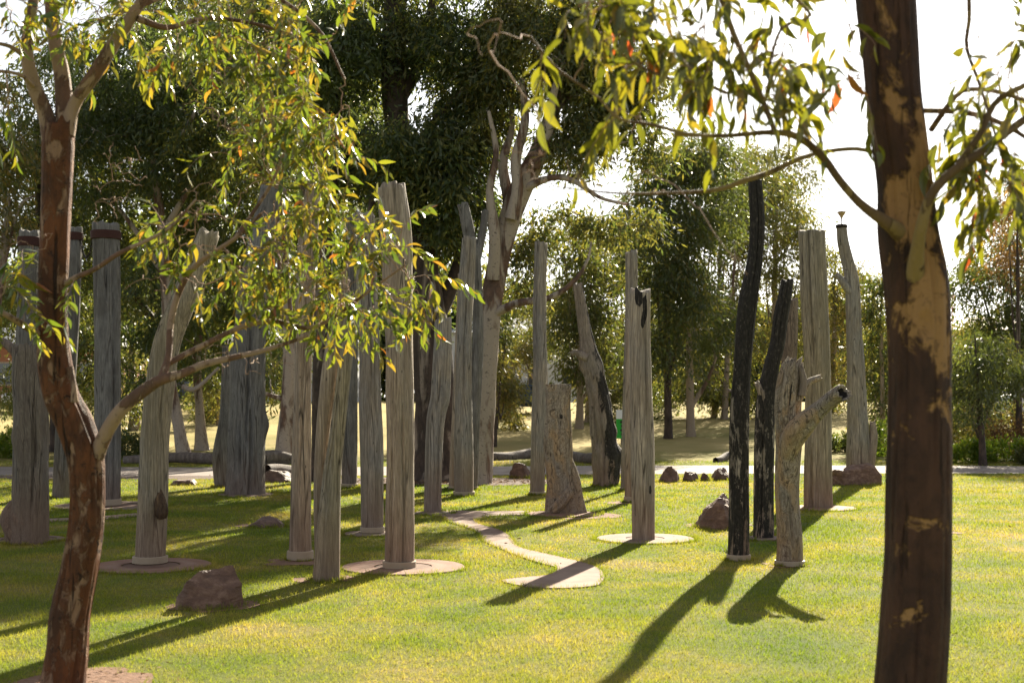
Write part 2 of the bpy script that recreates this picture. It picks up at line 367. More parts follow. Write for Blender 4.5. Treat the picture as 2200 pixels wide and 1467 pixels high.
def pave_mat(name, col, rings=None):
    m, nt, o = newmat(name)
    n = noise(nt, coords(nt), 60, 5, 0.7); n2 = noise(nt, coords(nt), 2.6, 4, 0.6, 0.4)
    c = mix(nt, n, tuple(x * 0.82 for x in col), tuple(min(1, x * 1.15) for x in col))
    c = mix(nt, ramp(nt, n2, [(0.4, (0,) * 3), (0.65, (0.7,) * 3)]).outputs[0], c, tuple(x * y for x, y in zip(col, (0.62, 0.52, 0.48))))
    if rings:
        v = nd(nt, 'ShaderNodeVectorMath', operation='LENGTH'); lk(nt, coords(nt, (1, 1, 0)), v.inputs[0])
        wv = mth(nt, 'SINE', mth(nt, 'MULTIPLY', mth(nt, 'ADD', v.outputs['Value'], mth(nt, 'MULTIPLY', n2, 0.10)), rings))
        c = mix(nt, mth(nt, 'MULTIPLY', mth(nt, 'ADD', mth(nt, 'MULTIPLY', wv, 0.5), 0.5), 0.5), c, tuple(x * y for x, y in zip(col, (0.75, 0.5, 0.42))))
    bsdf(nt, o, c, 0.85, n, 0.4, 0.004, 0.2); return m
M_PATH = pave_mat('pinkish_concrete', (0.235, 0.165, 0.13))
M_DISC = pave_mat('ringed_pink_concrete', (0.24, 0.155, 0.115), 26.0)
M_DISCG = pave_mat('grey_concrete', (0.21, 0.165, 0.13), 18.0)
M_INNER = pave_mat('brown_inner_ring', (0.16, 0.10, 0.075))
M_GRAVEL = pave_mat('pale_gravel', (0.25, 0.215, 0.195))
M_DIRT = simple('reddish_soil', (0.17, 0.095, 0.06), 0.95, 18, 0.5, 0.9, 0, 0.02)
M_MULCH = simple('bark_mulch', (0.11, 0.075, 0.06), 0.95, 22, 0.6, 0.9, 0, 0.03)
def rock_mat(name, a, b_, seed):
    m, nt, o = newmat(name)
    n = noise(nt, coords(nt, (1, 1, 1.6), loc=(seed, 0, 0)), 9, 7, 0.7, 0.4); n2 = noise(nt, coords(nt, loc=(0, seed, 0)), 50, 5, 0.7)
    c = ramp(nt, n, [(0.3, tuple(x * 0.5 for x in a)), (0.5, a), (0.68, b_)]).outputs[0]
    c = mix(nt, mth(nt, 'MULTIPLY', n2, 0.4), c, a)
    bsdf(nt, o, c, 0.62, mth(nt, 'ADD', n, mth(nt, 'MULTIPLY', n2, 0.4)), 0.9, 0.03, 0.4); return m
M_ROCK = rock_mat('red_brown_rock', (0.14, 0.075, 0.05), (0.30, 0.19, 0.135), 1.0)
M_ROCKD = rock_mat('dark_brown_rock', (0.11, 0.062, 0.046), (0.24, 0.15, 0.115), 3.0)
M_LOG = wood_mat('fallen_log_timber', (0.27, 0.22, 0.19), (0.10, 0.075, 0.065), 0.3, 0.0, 12.0, foot=0)

# ------------------------------------------------------------------ ground sheets
def gsheet():
    xs = np.r_[-1500, -700, -300, -140, -90, np.linspace(-60, 60, 81), 90, 140, 300, 700, 1500]
    ys = np.r_[-600, -200, -60, -20, np.linspace(0, 34, 24), np.linspace(35, 100, 80), 130, 200, 400, 900, 1500]
    X, Y = np.meshgrid(xs, ys); Z = gz(X, Y)
    V = np.stack([X, Y, Z], -1).reshape(-1, 3); n, m = X.shape
    i = np.arange(n - 1)[:, None]; j = np.arange(m - 1)[None, :]
    Fq = np.stack([i*m + j, i*m + j + 1, (i+1)*m + j + 1, (i+1)*m + j], -1).reshape(-1, 4)
    o = link('ground', mk_mesh('ground', V, [Fq], [M_GROUND])); tag(o, kind='structure')
gsheet()

def poly_sheet(name, pts, z, mat, kind='structure', edge=0.0, origin=None):
    import bmesh
    bm = bmesh.new(); ox, oy = origin or (0, 0)
    vs = [bm.verts.new((p[0] - ox, p[1] - oy, z)) for p in pts]
    f = bm.faces.new(vs); bm.normal_update()
    if f.normal.z < 0: f.normal_flip()
    if edge:
        r = bmesh.ops.extrude_face_region(bm, geom=[f]); 
        for v in [g for g in r['geom'] if isinstance(g, bmesh.types.BMVert)]: v.co.z = z
        for v in vs: v.co.z = z - edge
    bmesh.ops.recalc_face_normals(bm, faces=bm.faces)
    me = bpy.data.meshes.new(name); bm.to_mesh(me); bm.free(); me.materials.append(mat)
    o = link(name, me, loc=(ox, oy, 0))
    if kind: tag(o, kind=kind)
    return o

def smooth_poly(pts, n=140):
    P = np.asarray(pts + [pts[0]], float); P3 = np.hstack([P, np.zeros((len(P), 1))])
    return [tuple(p[:2]) for p in spline(P3, n)[:-1]]

EXCL_POLY = []; EXCL_CIRC = []
px_path = [(1172, 1099), (1130, 1098), (1060, 1099), (960, 1097), (900, 1098), (895, 1104), (935, 1108), (952, 1113), (965, 1122), (994, 1131), (1020, 1141), (1033, 1152), (1040, 1163), (1060, 1173), (1098, 1189), (1133, 1202), (1168, 1213),
           (1193, 1219), (1195, 1228), (1172, 1237), (1110, 1243), (1077, 1248), (1100, 1256), (1150, 1263), (1200, 1265), (1250, 1263), (1285, 1258), (1294, 1249), (1298, 1238), (1286, 1222), (1255, 1210), (1210, 1199), (1170, 1190),
           (1124, 1179), (1108, 1170), (1100, 1160), (1092, 1149), (1068, 1137), (1032, 1127), (1026, 1117), (1060, 1109), (1120, 1107), (1172, 1106)]
path_w = smooth_poly([G(*p) for p in px_path], 220)
poly_sheet('winding_path', path_w, 0.012, M_PATH, edge=0.03); EXCL_POLY.append(path_w)
px2 = [(-60, 1131), (20, 1127), (110, 1121), (200, 1118), (270, 1112), (308, 1106), (300, 1103), (250, 1107), (190, 1112), (105, 1115), (20, 1119), (-60, 1121)]
path2 = smooth_poly([G(*p) for p in px2], 90)
poly_sheet('curved_path', path2, 0.012, M_PATH, edge=0.03); EXCL_POLY.append(path2)
# gravel walk across the back of the lawn
gx = np.linspace(-40, 40, 61)
near = [(x, 29.2 + 0.5 * sin(x * 0.21) + 0.10 * sin(x * 2.3) + 0.02 * abs(x)) for x in gx]
far = [(x, 33.2 + 0.5 * sin(x * 0.21 + 0.4) + 0.12 * sin(x * 1.7) + 0.02 * abs(x)) for x in gx[::-1]]
poly_sheet('gravel_path', near + far, 0.008, M_GRAVEL); EXCL_POLY.append(near + far)
def blob(cx, cy, rx, ry, seed, n=44, amp=0.2):
    a = np.linspace(0, 2 * pi, n, endpoint=False)
    k = 1 + amp * fbm(np.stack([np.cos(a) * 1.6 + 9, np.sin(a) * 1.6, a * 0 + seed], -1), seed, 3)
    return [(cx + rx * q * cos(t), cy + ry * q * sin(t)) for t, q in zip(a, k)]
mulch = blob((950 - CX) / F * 26.5, 26.9, 2.4, 1.5, 4, 60)
poly_sheet('mulch_bed', mulch, 0.010, M_MULCH); EXCL_POLY.append(mulch)
mulch2 = blob(-9.0, 28.4, 4.2, 0.8, 6, 60)
poly_sheet('mulch_bed', mulch2, 0.006, M_MULCH); EXCL_POLY.append(mulch2)
soils = [((150, 1478), 0.42, 0.62), ((460, 1300), 0.36, 0.30), ((560, 1128), 0.34, 0.3), ((1545, 1130), 0.45, 0.4), ((1250, 1108), 0.55, 0.5),
         ((690, 1245), 0.26, 0.25), ((645, 1208), 0.34, 0.3), ((1345, 1080), 0.4, 0.3), ((1780, 1092), 0.5, 0.4), ((1690, 1215), 0.2, 0.2), ((2050, 1145), 0.12, 0.12)]
for q, (p, a, b_) in enumerate(soils):
    gx_, gy_ = G(*p); pl = blob(gx_, gy_, a, b_, 20 + q, 40, 0.3)
    poly_sheet('bare_soil', pl, 0.006, M_DIRT); EXCL_POLY.append(blob(gx_, gy_, a * 0.9, b_ * 0.9, 20 + q, 40, 0.3))

# ------------------------------------------------------------------ base discs under the poles
def disc(px, py, rpx, label, mat, inner=None, ringname='inner_ring'):
    x, y = G(px, py); r = rpx / F * y
    root = empty('base_disc', (x, y, 0)); tag(root, label, 'base disc', 'round concrete discs at the feet of the poles')
    def ring(nm, r0, r1, z0, z1, mt, n=72):
        a = np.linspace(0, 2 * pi, n, endpoint=False); rr = [r0, r1 - 0.008, r1, r1]; zz = [z1, z1, z1 - 0.006, z0]
        V = np.concatenate([np.stack([q * np.cos(a), q * np.sin(a), a * 0 + z], -1) for q, z in zip(rr, zz)])
        link(nm, mk_mesh(nm, V, [grid_faces(4, n)], [mt], False), root)
    ri = r * (inner or 0.02)
    ring('slab', ri, r, -0.05, 0.016, mat)
    if inner: ring(ringname, 0.01, ri - 0.003, -0.05, 0.011, M_INNER)
    EXCL_CIRC.append((x, y, r))
disc(866, 1219, 132, 'pink concrete disc under the tallest thick pale pole left of centre', M_DISC, 0.47)
disc(324, 1216, 128, 'ringed pinkish concrete disc under the leaning pole with the hollow knot', M_DISC, 0.48)
disc(1386, 1158, 104, 'pale concrete disc under the pole with the black marks at its top', M_DISCG, 0.40)
disc(62, 1160, 76, 'ringed disc under the burl-footed stump at the left edge of the lawn', M_DISCG, 0.75)
disc(800, 1147, 62, 'mostly hidden concrete disc behind the tallest thick pale pole', M_DISCG, None)
disc(530, 1063, 62, 'grey disc under the very broad blue-grey trunk', M_DISCG, None)
disc(238, 1087, 120, 'shaded wide disc under the iron-banded pole nearest the foreground tree', M_DISCG, 0.6)
disc(1210, 1105, 78, 'brownish disc under the carved flat-topped slab', M_DISC, None)
disc(930, 1103, 42, 'small disc under the short kinked pole where the winding path starts', M_DISCG, None)
disc(1640, 1157, 44, 'small concrete disc under the shorter charred pole', M_DISCG, None)
disc(1760, 1092, 78, 'thin reddish disc under the fat straight grey pole', M_DISC, None)

# ------------------------------------------------------------------ poles
def shaft_mesh(name, P, mat, seed, segs=88, step=0.05, splits=None, lump=0.055, groove=0.026, sq=2.0, depth=1.0, dents=(), char=(), jag=0.024, cap=True, off=(0, 0, 0), base_flare=0.0, twist=0.0, hollow=0.0, freq=1.0):
    P = np.asarray(P, float); L = np.sum(np.linalg.norm(np.diff(P[:, :3], axis=0), axis=1)); n = max(12, int(L / step))
    Q = spline(P, n); T, N, B = frames(Q[:, :3]); a = np.arange(segs) / segs * 2 * pi
    s = np.linspace(0, L, n)[:, None]; A = a[None, :] + twist * s
    ca, sa = np.cos(A), np.sin(A); one = np.ones_like(ca); ss = s * one
    r = Q[:, 3:4] * one
    big = fbm(np.stack([ca * 0.9 + 5, sa * 0.9, ss * 0.9 * freq], -1), seed, 2)
    med = fbm(np.stack([ca * 2.2, sa * 2.2 + 3, ss * 1.5 * freq], -1), seed + 3, 3)
    fin = fbm(np.stack([ca * 7, sa * 7, ss * 1.0], -1), seed + 5, 2)
    gr = np.abs(vnoise(np.stack([ca * 3.3, sa * 3.3, ss * 0.35], -1), seed + 9)); gr = -np.clip(1 - gr * 9, 0, 1)
    k = 1 + lump * (0.7 * big + 0.5 * med) + groove * (0.35 * fin) + groove * 1.6 * gr
    if sq != 2.0:
        k = k * (np.abs(np.cos(a[None]))**sq + np.abs(np.sin(a[None]))**sq) ** (-1 / sq)
    if base_flare: k = k * (1 + base_flare * np.exp(-ss / 0.25) * (0.8 + 0.5 * med))
    ch = np.zeros_like(ss)
    tf = ss / L
    if splits is None and segs == 88:
        rg = np.random.default_rng(seed); splits = []
        for _ in range(rg.integers(3, 6)):
            f0 = rg.uniform(-0.1, 0.75); splits.append((rg.uniform(-2.9, -0.3), f0, f0 + rg.uniform(0.2, 0.6), rg.uniform(0.16, 0.34)))
    for (th, f0, f1, dp) in (splits or ()):   # drying splits that wander with the grain
        wob = th + 0.10 * vnoise(np.stack([ss * 1.5, ss * 0 + th * 5, ss * 0], -1), seed + 31) + 0.03 * vnoise(np.stack([ss * 9, ss * 0 + th * 5, ss * 0], -1), seed + 37)
        da = (a[None] - wob + pi) % (2 * pi) - pi
        env = np.clip((tf - f0) / 0.06, 0, 1) * np.clip((f1 - tf) / 0.10, 0, 1)
        k = k - dp * env * np.exp(-(da / 0.062) ** 2)
    for (f, th, sf, st, dp) in dents:     # f along, th around, sizes, depth (fraction of radius; >0 burl, <0 hollow)
        da = (a[None] - th + pi) % (2 * pi) - pi
        e = (tf - f)**2 / sf**2 + da**2 / st**2
        k = k + dp * np.exp(-e) + (abs(dp) * 0.35 * np.exp(-((np.sqrt(e) - 1.5) / 0.4)**2) if dp < 0 else 0)
    for (f, th, sf, st, v) in char:
        da = (a[None] - th + pi) % (2 * pi) - pi
        ch = np.maximum(ch, v * np.exp(-((tf - f)**2 / sf**2 + da**2 / st**2)))
    r = r * k
    V = Q[:, None, :3] + r[..., None] * (N[:, None] * np.cos(a)[None, :, None] + depth * B[:, None] * np.sin(a)[None, :, None])
    if jag: V[-1] += T[-1] * (jag * vnoise(np.stack([ca[-1] * 2.5, sa[-1] * 2.5, one[-1]], -1), seed))[:, None] * 2
    V = V.reshape(-1, 3); Fq = [grid_faces(n, segs)]; chv = ch.ravel()
    if cap:
        b0 = (n - 1) * segs; last = V[b0:b0 + segs]; cen = last.mean(0)
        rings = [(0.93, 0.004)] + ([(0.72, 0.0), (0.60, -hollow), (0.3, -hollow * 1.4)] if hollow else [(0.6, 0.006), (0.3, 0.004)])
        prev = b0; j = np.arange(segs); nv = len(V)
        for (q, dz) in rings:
            V = np.vstack([V, cen + (last - cen) * q + T[-1] * dz]); chv = np.r_[chv, (1.0 if (hollow and q < 0.65) else 0.0) + chv[b0:b0 + segs]]  # rings inside the hollow are painted black as its inner shade
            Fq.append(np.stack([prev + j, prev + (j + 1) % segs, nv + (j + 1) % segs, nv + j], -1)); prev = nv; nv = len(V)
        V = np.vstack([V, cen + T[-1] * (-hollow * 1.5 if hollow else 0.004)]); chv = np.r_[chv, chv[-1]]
        Ft = np.stack([prev + j, prev + (j + 1) % segs, np.full(segs, nv)], -1)
    else: Ft = np.zeros((0, 3), int)
    return mk_mesh(name, V - np.asarray(off, float), [np.vstack(Fq), Ft], [mat], True, {'char': chv})

def hoop(name, x, y, z0, z1, r, mat, parent, off, segs=48, lean=(0, 0), lap=True):
    a = np.linspace(0, 2 * pi, segs, endpoint=False); rr = [r - 0.02, r, r + 0.004, r + 0.004, r, r - 0.02]; zz = [z0, z0, z0 + 0.006, z1 - 0.006, z1, z1]
    V = np.concatenate([np.stack([x + q * np.cos(a) + lean[0] * (z - z0), y + q * np.sin(a), a * 0 + z], -1) for q, z in zip(rr, zz)])
    return link(name, mk_mesh(name, V - np.asarray(off), [grid_faces(6, segs)], [mat], False), parent)

def pole(pts, label, mat, seed, collar=None, name='wooden_pole', cat='pole', bands=(), d=None, group='old timber poles standing in the lawn', **kw):
    """pts: (px, py, half width px) from the foot up, all in the upright plane through the foot"""
    d = d or GD(pts[0][1])
    W = []
    for (a, b_, h) in pts:
        x, y, z = U(a, b_, d); W.append((x, y, z, h / F * d))
    base = (W[0][0], d, 0.0); z0 = W[0][2]
    W = [(x, y, z - z0, r) for (x, y, z, r) in W]
    x0, y0, _, r0 = W[0]; W = [(x0, y0, -0.08, r0)] + W if True else W
    root = empty(name, base); tag(root, label, cat, group)
    link('shaft', shaft_mesh('shaft', W, mat, seed, off=base, **kw), root)
    if collar:   # px of lower and upper edge above the foot
        zl, zh = (pts[0][1] - collar[0]) / F * d, (pts[0][1] - collar[1]) / F * d
        dx = (W[2][0] - W[1][0]) / max(W[2][2] - W[1][2], 1e-3)
        hoop('collar', W[1][0] + dx * zl, y0, zl, zh, r0 * 1.06 + 0.006, M_COLLAR, root, base, lean=(dx, 0))
    for (b0, b1, bx, bh) in bands:
        zl, zh = (pts[0][1] - b0) / F * d, (pts[0][1] - b1) / F * d
        hoop('iron_band', (bx - CX) / F * d, y0, zl, zh, bh / F * d * 1.05 + 0.008, M_RUSTBAND, root, base)
    EXCL_CIRC.append((x0, y0, r0 * 1.02))
    return root, W, d

def stub(root, W0, pts, d, mat, seed, name='branch_stub', dd=0.0, **kw):
    """broken branch on a pole: px polyline, root end first"""
    base = np.array(root.location)
    P = []
    for q, (a, b_, h) in enumerate(pts):
        e = d + dd * q / max(1, len(pts) - 1); x, y, z = U(a, b_, e); P.append((x, y, z, h / F * e))
    z_off = 0.0
    link(name, shaft_mesh(name, P, mat, seed, segs=28, step=0.02, off=base, **kw), root)

# left shaded group
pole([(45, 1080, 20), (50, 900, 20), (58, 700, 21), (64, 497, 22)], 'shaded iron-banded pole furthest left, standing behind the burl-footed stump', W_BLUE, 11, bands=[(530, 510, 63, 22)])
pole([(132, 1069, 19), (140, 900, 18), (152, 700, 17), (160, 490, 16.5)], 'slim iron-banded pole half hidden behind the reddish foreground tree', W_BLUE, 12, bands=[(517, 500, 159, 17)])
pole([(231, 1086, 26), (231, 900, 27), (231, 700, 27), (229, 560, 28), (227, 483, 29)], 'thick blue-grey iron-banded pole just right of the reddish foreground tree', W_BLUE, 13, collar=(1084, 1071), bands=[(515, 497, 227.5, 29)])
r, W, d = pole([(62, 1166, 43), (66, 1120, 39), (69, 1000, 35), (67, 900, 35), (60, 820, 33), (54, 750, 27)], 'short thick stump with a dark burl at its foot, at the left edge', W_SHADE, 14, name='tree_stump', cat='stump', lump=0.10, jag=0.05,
     dents=[(0.12, pi, 0.09, 0.8, 0.28), (0.55, pi, 0.05, 0.6, 0.15)])
link('burl', shaft_mesh('burl', [(*U(66, 1160, d - 0.02), 0.12), (*U(48, 1140, d - 0.05), 0.16), (*U(36, 1118, d - 0.05), 0.155), (*U(36, 1092, d - 0.03), 0.10), (*U(48, 1070, d), 0.05)], W_ROUGH, 15, segs=40, step=0.012, lump=0.4, groove=0.12, freq=3, off=r.location), r)
stub(r, W, [(64, 800, 12), (40, 765, 11), (18, 742, 9), (-10, 725, 7)], d, W_ROUGH, 16, dd=0.1, lump=0.12)
# leaning pole with hollow knot
r, W, d = pole([(322, 1212, 33), (329, 1050, 32), (333, 950, 31), (342, 850, 31), (358, 740, 29), (392, 650, 27), (425, 565, 25), (450, 500, 22)], 'leaning pale pole with an oval dark hollow knot low on its side', W_OLIVE, 21, collar=(1208, 1193),
     lump=0.07, groove=0.05, dents=[(0.145, -pi / 2 + 0.45, 0.05, 0.42, -0.14)])
link('knot', shaft_mesh('knot', [(*U(346, 1112, d - 0.085), 0.045), (*U(346, 1098, d - 0.10), 0.068), (*U(345, 1078, d - 0.10), 0.064), (*U(343, 1056, d - 0.09), 0.03)], M_KNOT, 22, segs=40, step=0.008, lump=0.35, groove=0.15, freq=4, off=r.location), r)
# broad trunk and its companion slab
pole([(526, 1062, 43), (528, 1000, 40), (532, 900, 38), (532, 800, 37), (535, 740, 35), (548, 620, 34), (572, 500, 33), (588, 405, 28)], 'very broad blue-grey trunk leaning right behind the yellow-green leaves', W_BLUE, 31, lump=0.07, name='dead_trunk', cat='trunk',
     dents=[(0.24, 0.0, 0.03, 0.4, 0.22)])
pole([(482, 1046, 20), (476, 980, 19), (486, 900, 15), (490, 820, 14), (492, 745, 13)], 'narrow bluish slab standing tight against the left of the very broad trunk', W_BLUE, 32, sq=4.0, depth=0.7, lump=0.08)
# centre-left cluster
pole([(645, 1203, 25), (646, 1100, 22), (648, 950, 20), (651, 820, 18), (653, 700, 20), (662, 520, 20), (678, 370, 15)], 'pale tan pole leftmost of the front cluster, collar at its foot', W_TAN, 41, collar=(1201, 1182), groove=0.05)
r, W, d = pole([(701, 1247, 28.5), (706, 1130, 25), (713, 1020, 20), (722, 950, 17), (736, 820, 15), (746, 740, 14), (756, 640, 12)], 'split pale pole leaning right with no collar, nearest the camera in the front cluster', W_OLIVE, 42, groove=0.06, lump=0.08)
link('rear_stem', shaft_mesh('rear_stem', [((x), y, z, rr) for (x, y, z, rr) in [(*U(693, 1242, d + 0.12), 0.065), (*U(688, 1080, d + 0.12), 0.062), (*U(692, 950, d + 0.11), 0.060), (*U(706, 820, d + 0.10), 0.075), (*U(722, 700, d + 0.10), 0.07), (*U(735, 600, d + 0.1), 0.06)]], W_TAN, 43, off=r.location), r)
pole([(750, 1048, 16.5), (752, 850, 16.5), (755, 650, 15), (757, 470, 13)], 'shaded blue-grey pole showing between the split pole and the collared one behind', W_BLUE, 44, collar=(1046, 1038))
pole([(800, 1146, 23), (800, 1050, 24.5), (799, 950, 25), (795, 850, 24), (794, 760, 22), (787, 600, 23), (782, 460, 24)], 'greyish pole with a collar just left of the tallest thick pale pole', W_GREY, 45, collar=(1143, 1131))
pole([(858, 1220, 32), (859, 1100, 31), (860, 950, 29.5), (859, 850, 31), (858, 750, 30), (851, 520, 32), (840, 401, 30)], 'tallest thick pale pole in the centre-left, round collar on pink disc', W_PALE, 46, collar=(1220, 1204), groove=0.05, dents=[(0.34, 0.1, 0.03, 0.5, 0.05)], char=[(0.72, -1.0, 0.02, 0.12, 0.45)])
pole([(929, 1100, 18.5), (931, 1000, 18), (936, 900, 19), (946, 850, 20), (950, 780, 19.5), (952, 685, 17.5)], 'short kinked grey pole standing where the winding path begins', W_GREY, 47, lump=0.07, char=[(0.42, -1.2, 0.05, 0.3, 0.36)])
pole([(997, 1065, 21), (996, 950, 20), (996, 850, 18), (998, 720, 16), (1003, 600, 17), (1008, 512, 15.5)], 'tall grey pole in front of the forked one, pale collar at its foot', W_GREY, 48, collar=(1063, 1055))
pole([(973, 1052, 10), (980, 900, 9.5), (988, 700, 9), (992, 590, 8)], 'thin pole almost hidden by the tall grey pole beside it', W_TAN, 49, collar=(1051, 1044), name='wooden_pole')
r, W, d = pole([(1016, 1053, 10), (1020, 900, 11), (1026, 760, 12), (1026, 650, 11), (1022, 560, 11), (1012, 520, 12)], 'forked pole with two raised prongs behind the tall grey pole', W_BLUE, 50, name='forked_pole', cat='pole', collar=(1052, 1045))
stub(r, W, [(1016, 545, 12), (1006, 495, 13), (998, 455, 12), (994, 440, 12)], d, W_BLUE, 51, name='prong')
stub(r, W, [(1020, 580, 9), (1032, 520, 9), (1040, 480, 8), (1042, 455, 8)], d, W_BLUE, 52, name='prong', dd=0.1)
pole([(1154, 1063, 16), (1157, 900, 15.5), (1161, 780, 15), (1159, 720, 15), (1159, 640, 14), (1162, 523, 14)], 'slim straight grey pole immediately left of the carved flat-topped slab', W_GREY, 53, collar=(1062, 1055))
# carved slab
r, W, d = pole([(1209, 1103, 41), (1207, 1070, 36), (1202, 1030, 29), (1200, 980, 27), (1199, 900, 27), (1199, 826, 28)], 'short flat-topped slab of swirling grain with flared gnarled foot', W_GNARL, 54, name='carved_slab', cat='carved slab', sq=5.0, depth=0.42, lump=0.16, groove=0.09, jag=0.0, freq=2.0, segs=72, step=0.018, char=[(0.36, -1.62, 0.30, 0.06, 0.75), (0.76, -1.35, 0.02, 0.13, 0.9), (0.10, -1.9, 0.12, 0.07, 0.8), (0.2, -0.9, 0.02, 0.5, 0.5)],  # char marks here paint the dark inside the crack and knot
     dents=[(0.72, -pi / 2, 0.05, 0.28, -0.12), (0.30, -pi / 2 - 0.3, 0.12, 0.10, -0.20), (0.55, -pi / 2 + 0.1, 0.2, 0.05, -0.16), (0.22, -pi / 2 + 0.4, 0.07, 0.25, 0.25), (0.12, -pi / 2 - 0.4, 0.08, 0.25, 0.2), (0.48, -pi / 2 + 0.5, 0.05, 0.15, 0.2), (0.70, -pi / 2 - 0.35, 0.04, 0.12, 0.15)])
link('root_foot', shaft_mesh('root_foot', [(*U(1222, 985, d + .02), 0.05), (*U(1236, 1030, d), 0.075), (*U(1243, 1070, d), 0.08), (*U(1251, 1104, d), 0.09)], W_GNARL, 55, off=r.location, lump=0.15, cap=False), r)
link('root_foot', shaft_mesh('root_foot', [(*U(1226, 1050, d - 0.1), 0.06), (*U(1205, 1080, d - 0.14), 0.085), (*U(1185, 1098, d - 0.14), 0.07), (*U(1172, 1106, d - .1), 0.03)], W_GNARL, 56, off=r.location, lump=0.2), r)
# leaning charred twisted trunk
r, W, d = pole([(1303, 1043, 28), (1302, 980, 28), (1296, 920, 27), (1288, 860, 24), (1278, 810, 22), (1266, 765, 20), (1258, 720, 15), (1250, 670, 13), (1240, 612, 10.5)], 'leaning twisted trunk charred down its right side with a stub to the left', W_CHAR2, 57, name='burnt_trunk', cat='trunk', lump=0.16, groove=0.08, freq=2.2,
     char=[(0.3, -0.75, 0.30, 0.75, 0.42), (0.75, -0.2, 0.3, 0.5, 0.34), (0.15, -1.2, 0.10, 0.5, 0.3)], dents=[(0.62, pi, 0.04, 0.7, 0.3), (0.17, 0.0, 0.03, 0.6, 0.3), (0.28, 0.1, 0.03, 0.5, 0.22)])
stub(r, W, [(1262, 768, 12), (1246, 762, 8), (1236, 757, 6), (1229, 760, 6)], d - 0.1, W_CHAR2, 58, lump=0.15)
# pair and the marked pole
pole([(1341, 1054, 8), (1346, 900, 9), (1352, 750, 11), (1356, 640, 12.5), (1356, 541, 13)], 'rear slim grey pole rising above the pole with black marks', W_GREY, 59, collar=(1053, 1046))
pole([(1355, 1079, 13), (1356, 950, 13), (1356, 800, 13), (1357, 690, 12)], 'collared pole mostly hidden directly behind the pole with black marks', W_TAN, 60, collar=(1077, 1066))
pole([(1383, 1160, 25), (1381, 1050, 25), (1379, 950, 25.5), (1376, 800, 24), (1374, 700, 23), (1374, 626, 23)], 'cracked pale pole with black marks at its top and one black spot', W_PATCH, 61, groove=0.05,
     char=[(0.975, -1.75, 0.05, 0.45, 0.9), (0.93, -1.1, 0.07, 0.30, 0.9), (0.875, -1.4, 0.03, 0.2, 0.9), (0.225, -1.0, 0.022, 0.18, 0.85), (0.14, -2.4, 0.05, 0.12, 0.5), (0.03, -2.9, 0.06, 0.2, 0.6)])
# right group
pole([(1587, 1203, 22.5), (1588, 1100, 22), (1588, 1000, 21), (1589, 900, 21), (1595, 790, 19), (1602, 700, 20), (1609, 640, 20.5), (1622, 560, 17), (1627, 480, 16), (1622, 388, 14.5)], 'tallest charred black pole, slightly wavy, with a collar at its foot', W_CHAR, 62, collar=(1203, 1190), lump=0.07, groove=0.06,
     char=[(0.9, -1.5, 0.5, 2.0, 0.22), (0.12, -0.5, 0.2, 0.35, -0.3)])
r, W, d = pole([(1640, 1156, 22), (1641, 1050, 22), (1643, 950, 22), (1646, 860, 20), (1657, 790, 17), (1670, 740, 16), (1678, 680, 16), (1686, 640, 15), (1692, 602, 13)], 'shorter charred pole leaning right with a pale broken stub', W_CHAR, 63, lump=0.09, groove=0.06, char=[(0.85, -1.5, 0.4, 2.0, 0.22)])
stub(r, W, [(1652, 910, 7), (1648, 875, 12), (1641, 850, 11), (1633, 834, 8), (1628, 826, 6)], d - 0.03, W_CHAR2, 64, lump=0.2, jag=0.03)
pole([(1690, 1100, 17), (1692, 900, 17), (1696, 760, 17), (1699, 642, 15.5)], 'rough brown pole behind the shorter charred pole and the branched stump', W_ROUGH, 65, lump=0.1)
r, W, d = pole([(1697, 1214, 29), (1697, 1150, 27), (1692, 1060, 26), (1693, 1000, 27), (1695, 930, 29), (1692, 880, 28), (1696, 830, 27), (1702, 792, 24), (1706, 780, 18)], 'branched weathered stump with a thick sawn limb pointing right', W_GNARL, 66, name='branched_stump', cat='stump', lump=0.15, groove=0.09, freq=2.0, twist=0.5, collar=(1216, 1203), jag=0.05, char=[(0.85, -1.6, 0.11, 0.13, 0.7), (0.62, -1.1, 0.05, 0.3, 0.5), (0.28, -1.7, 0.02, 0.2, 0.6)],  # top char mark paints shade into the upper crack
     dents=[(0.85, -pi / 2, 0.10, 0.22, -0.2), (0.15, -pi / 2 + .3, 0.05, 0.5, 0.12), (0.62, -pi / 2 + 0.5, 0.1, 0.3, 0.15)])
stub(r, W, [(1688, 1000, 14), (1700, 945, 26), (1722, 915, 26), (1748, 890, 20), (1775, 866, 17), (1797, 850, 17.5), (1812, 842, 19)], d - 0.04, W_GNARL, 67, name='sawn_limb', dd=-0.42, lump=0.09, groove=0.03, hollow=0.05)
stub(r, W, [(1712, 860, 9), (1724, 838, 10), (1738, 820, 8), (1758, 812, 7)], d - 0.05, W_GNARL, 68, lump=0.15)
stub(r, W, [(1722, 850, 8), (1726, 820, 8), (1722, 800, 7), (1720, 790, 6)], d - 0.1, W_CHAR2, 69, lump=0.2, jag=0.04)
pole([(1758, 1090, 30.5), (1757, 1000, 29), (1757, 850, 27.5), (1754, 750, 28), (1748, 620, 29), (1744, 497, 28)], 'fat straight grey pole with flat top behind the branched stump', W_OLIVE, 70, groove=0.045)
r, W, d = pole([(1846, 1036, 27), (1845, 980, 25), (1842, 900, 22), (1840, 820, 19), (1835, 720, 17), (1833, 650, 16), (1830, 600, 14), (1820, 560, 13), (1811, 520, 12), (1808, 488, 11.5)], 'slim twisted grey trunk with a knotted fork and a lamp on top', W_GREY, 71, name='twisted_pole', cat='pole', lump=0.10, freq=1.6, dents=[(0.79, pi, 0.025, 0.8, 0.2)])
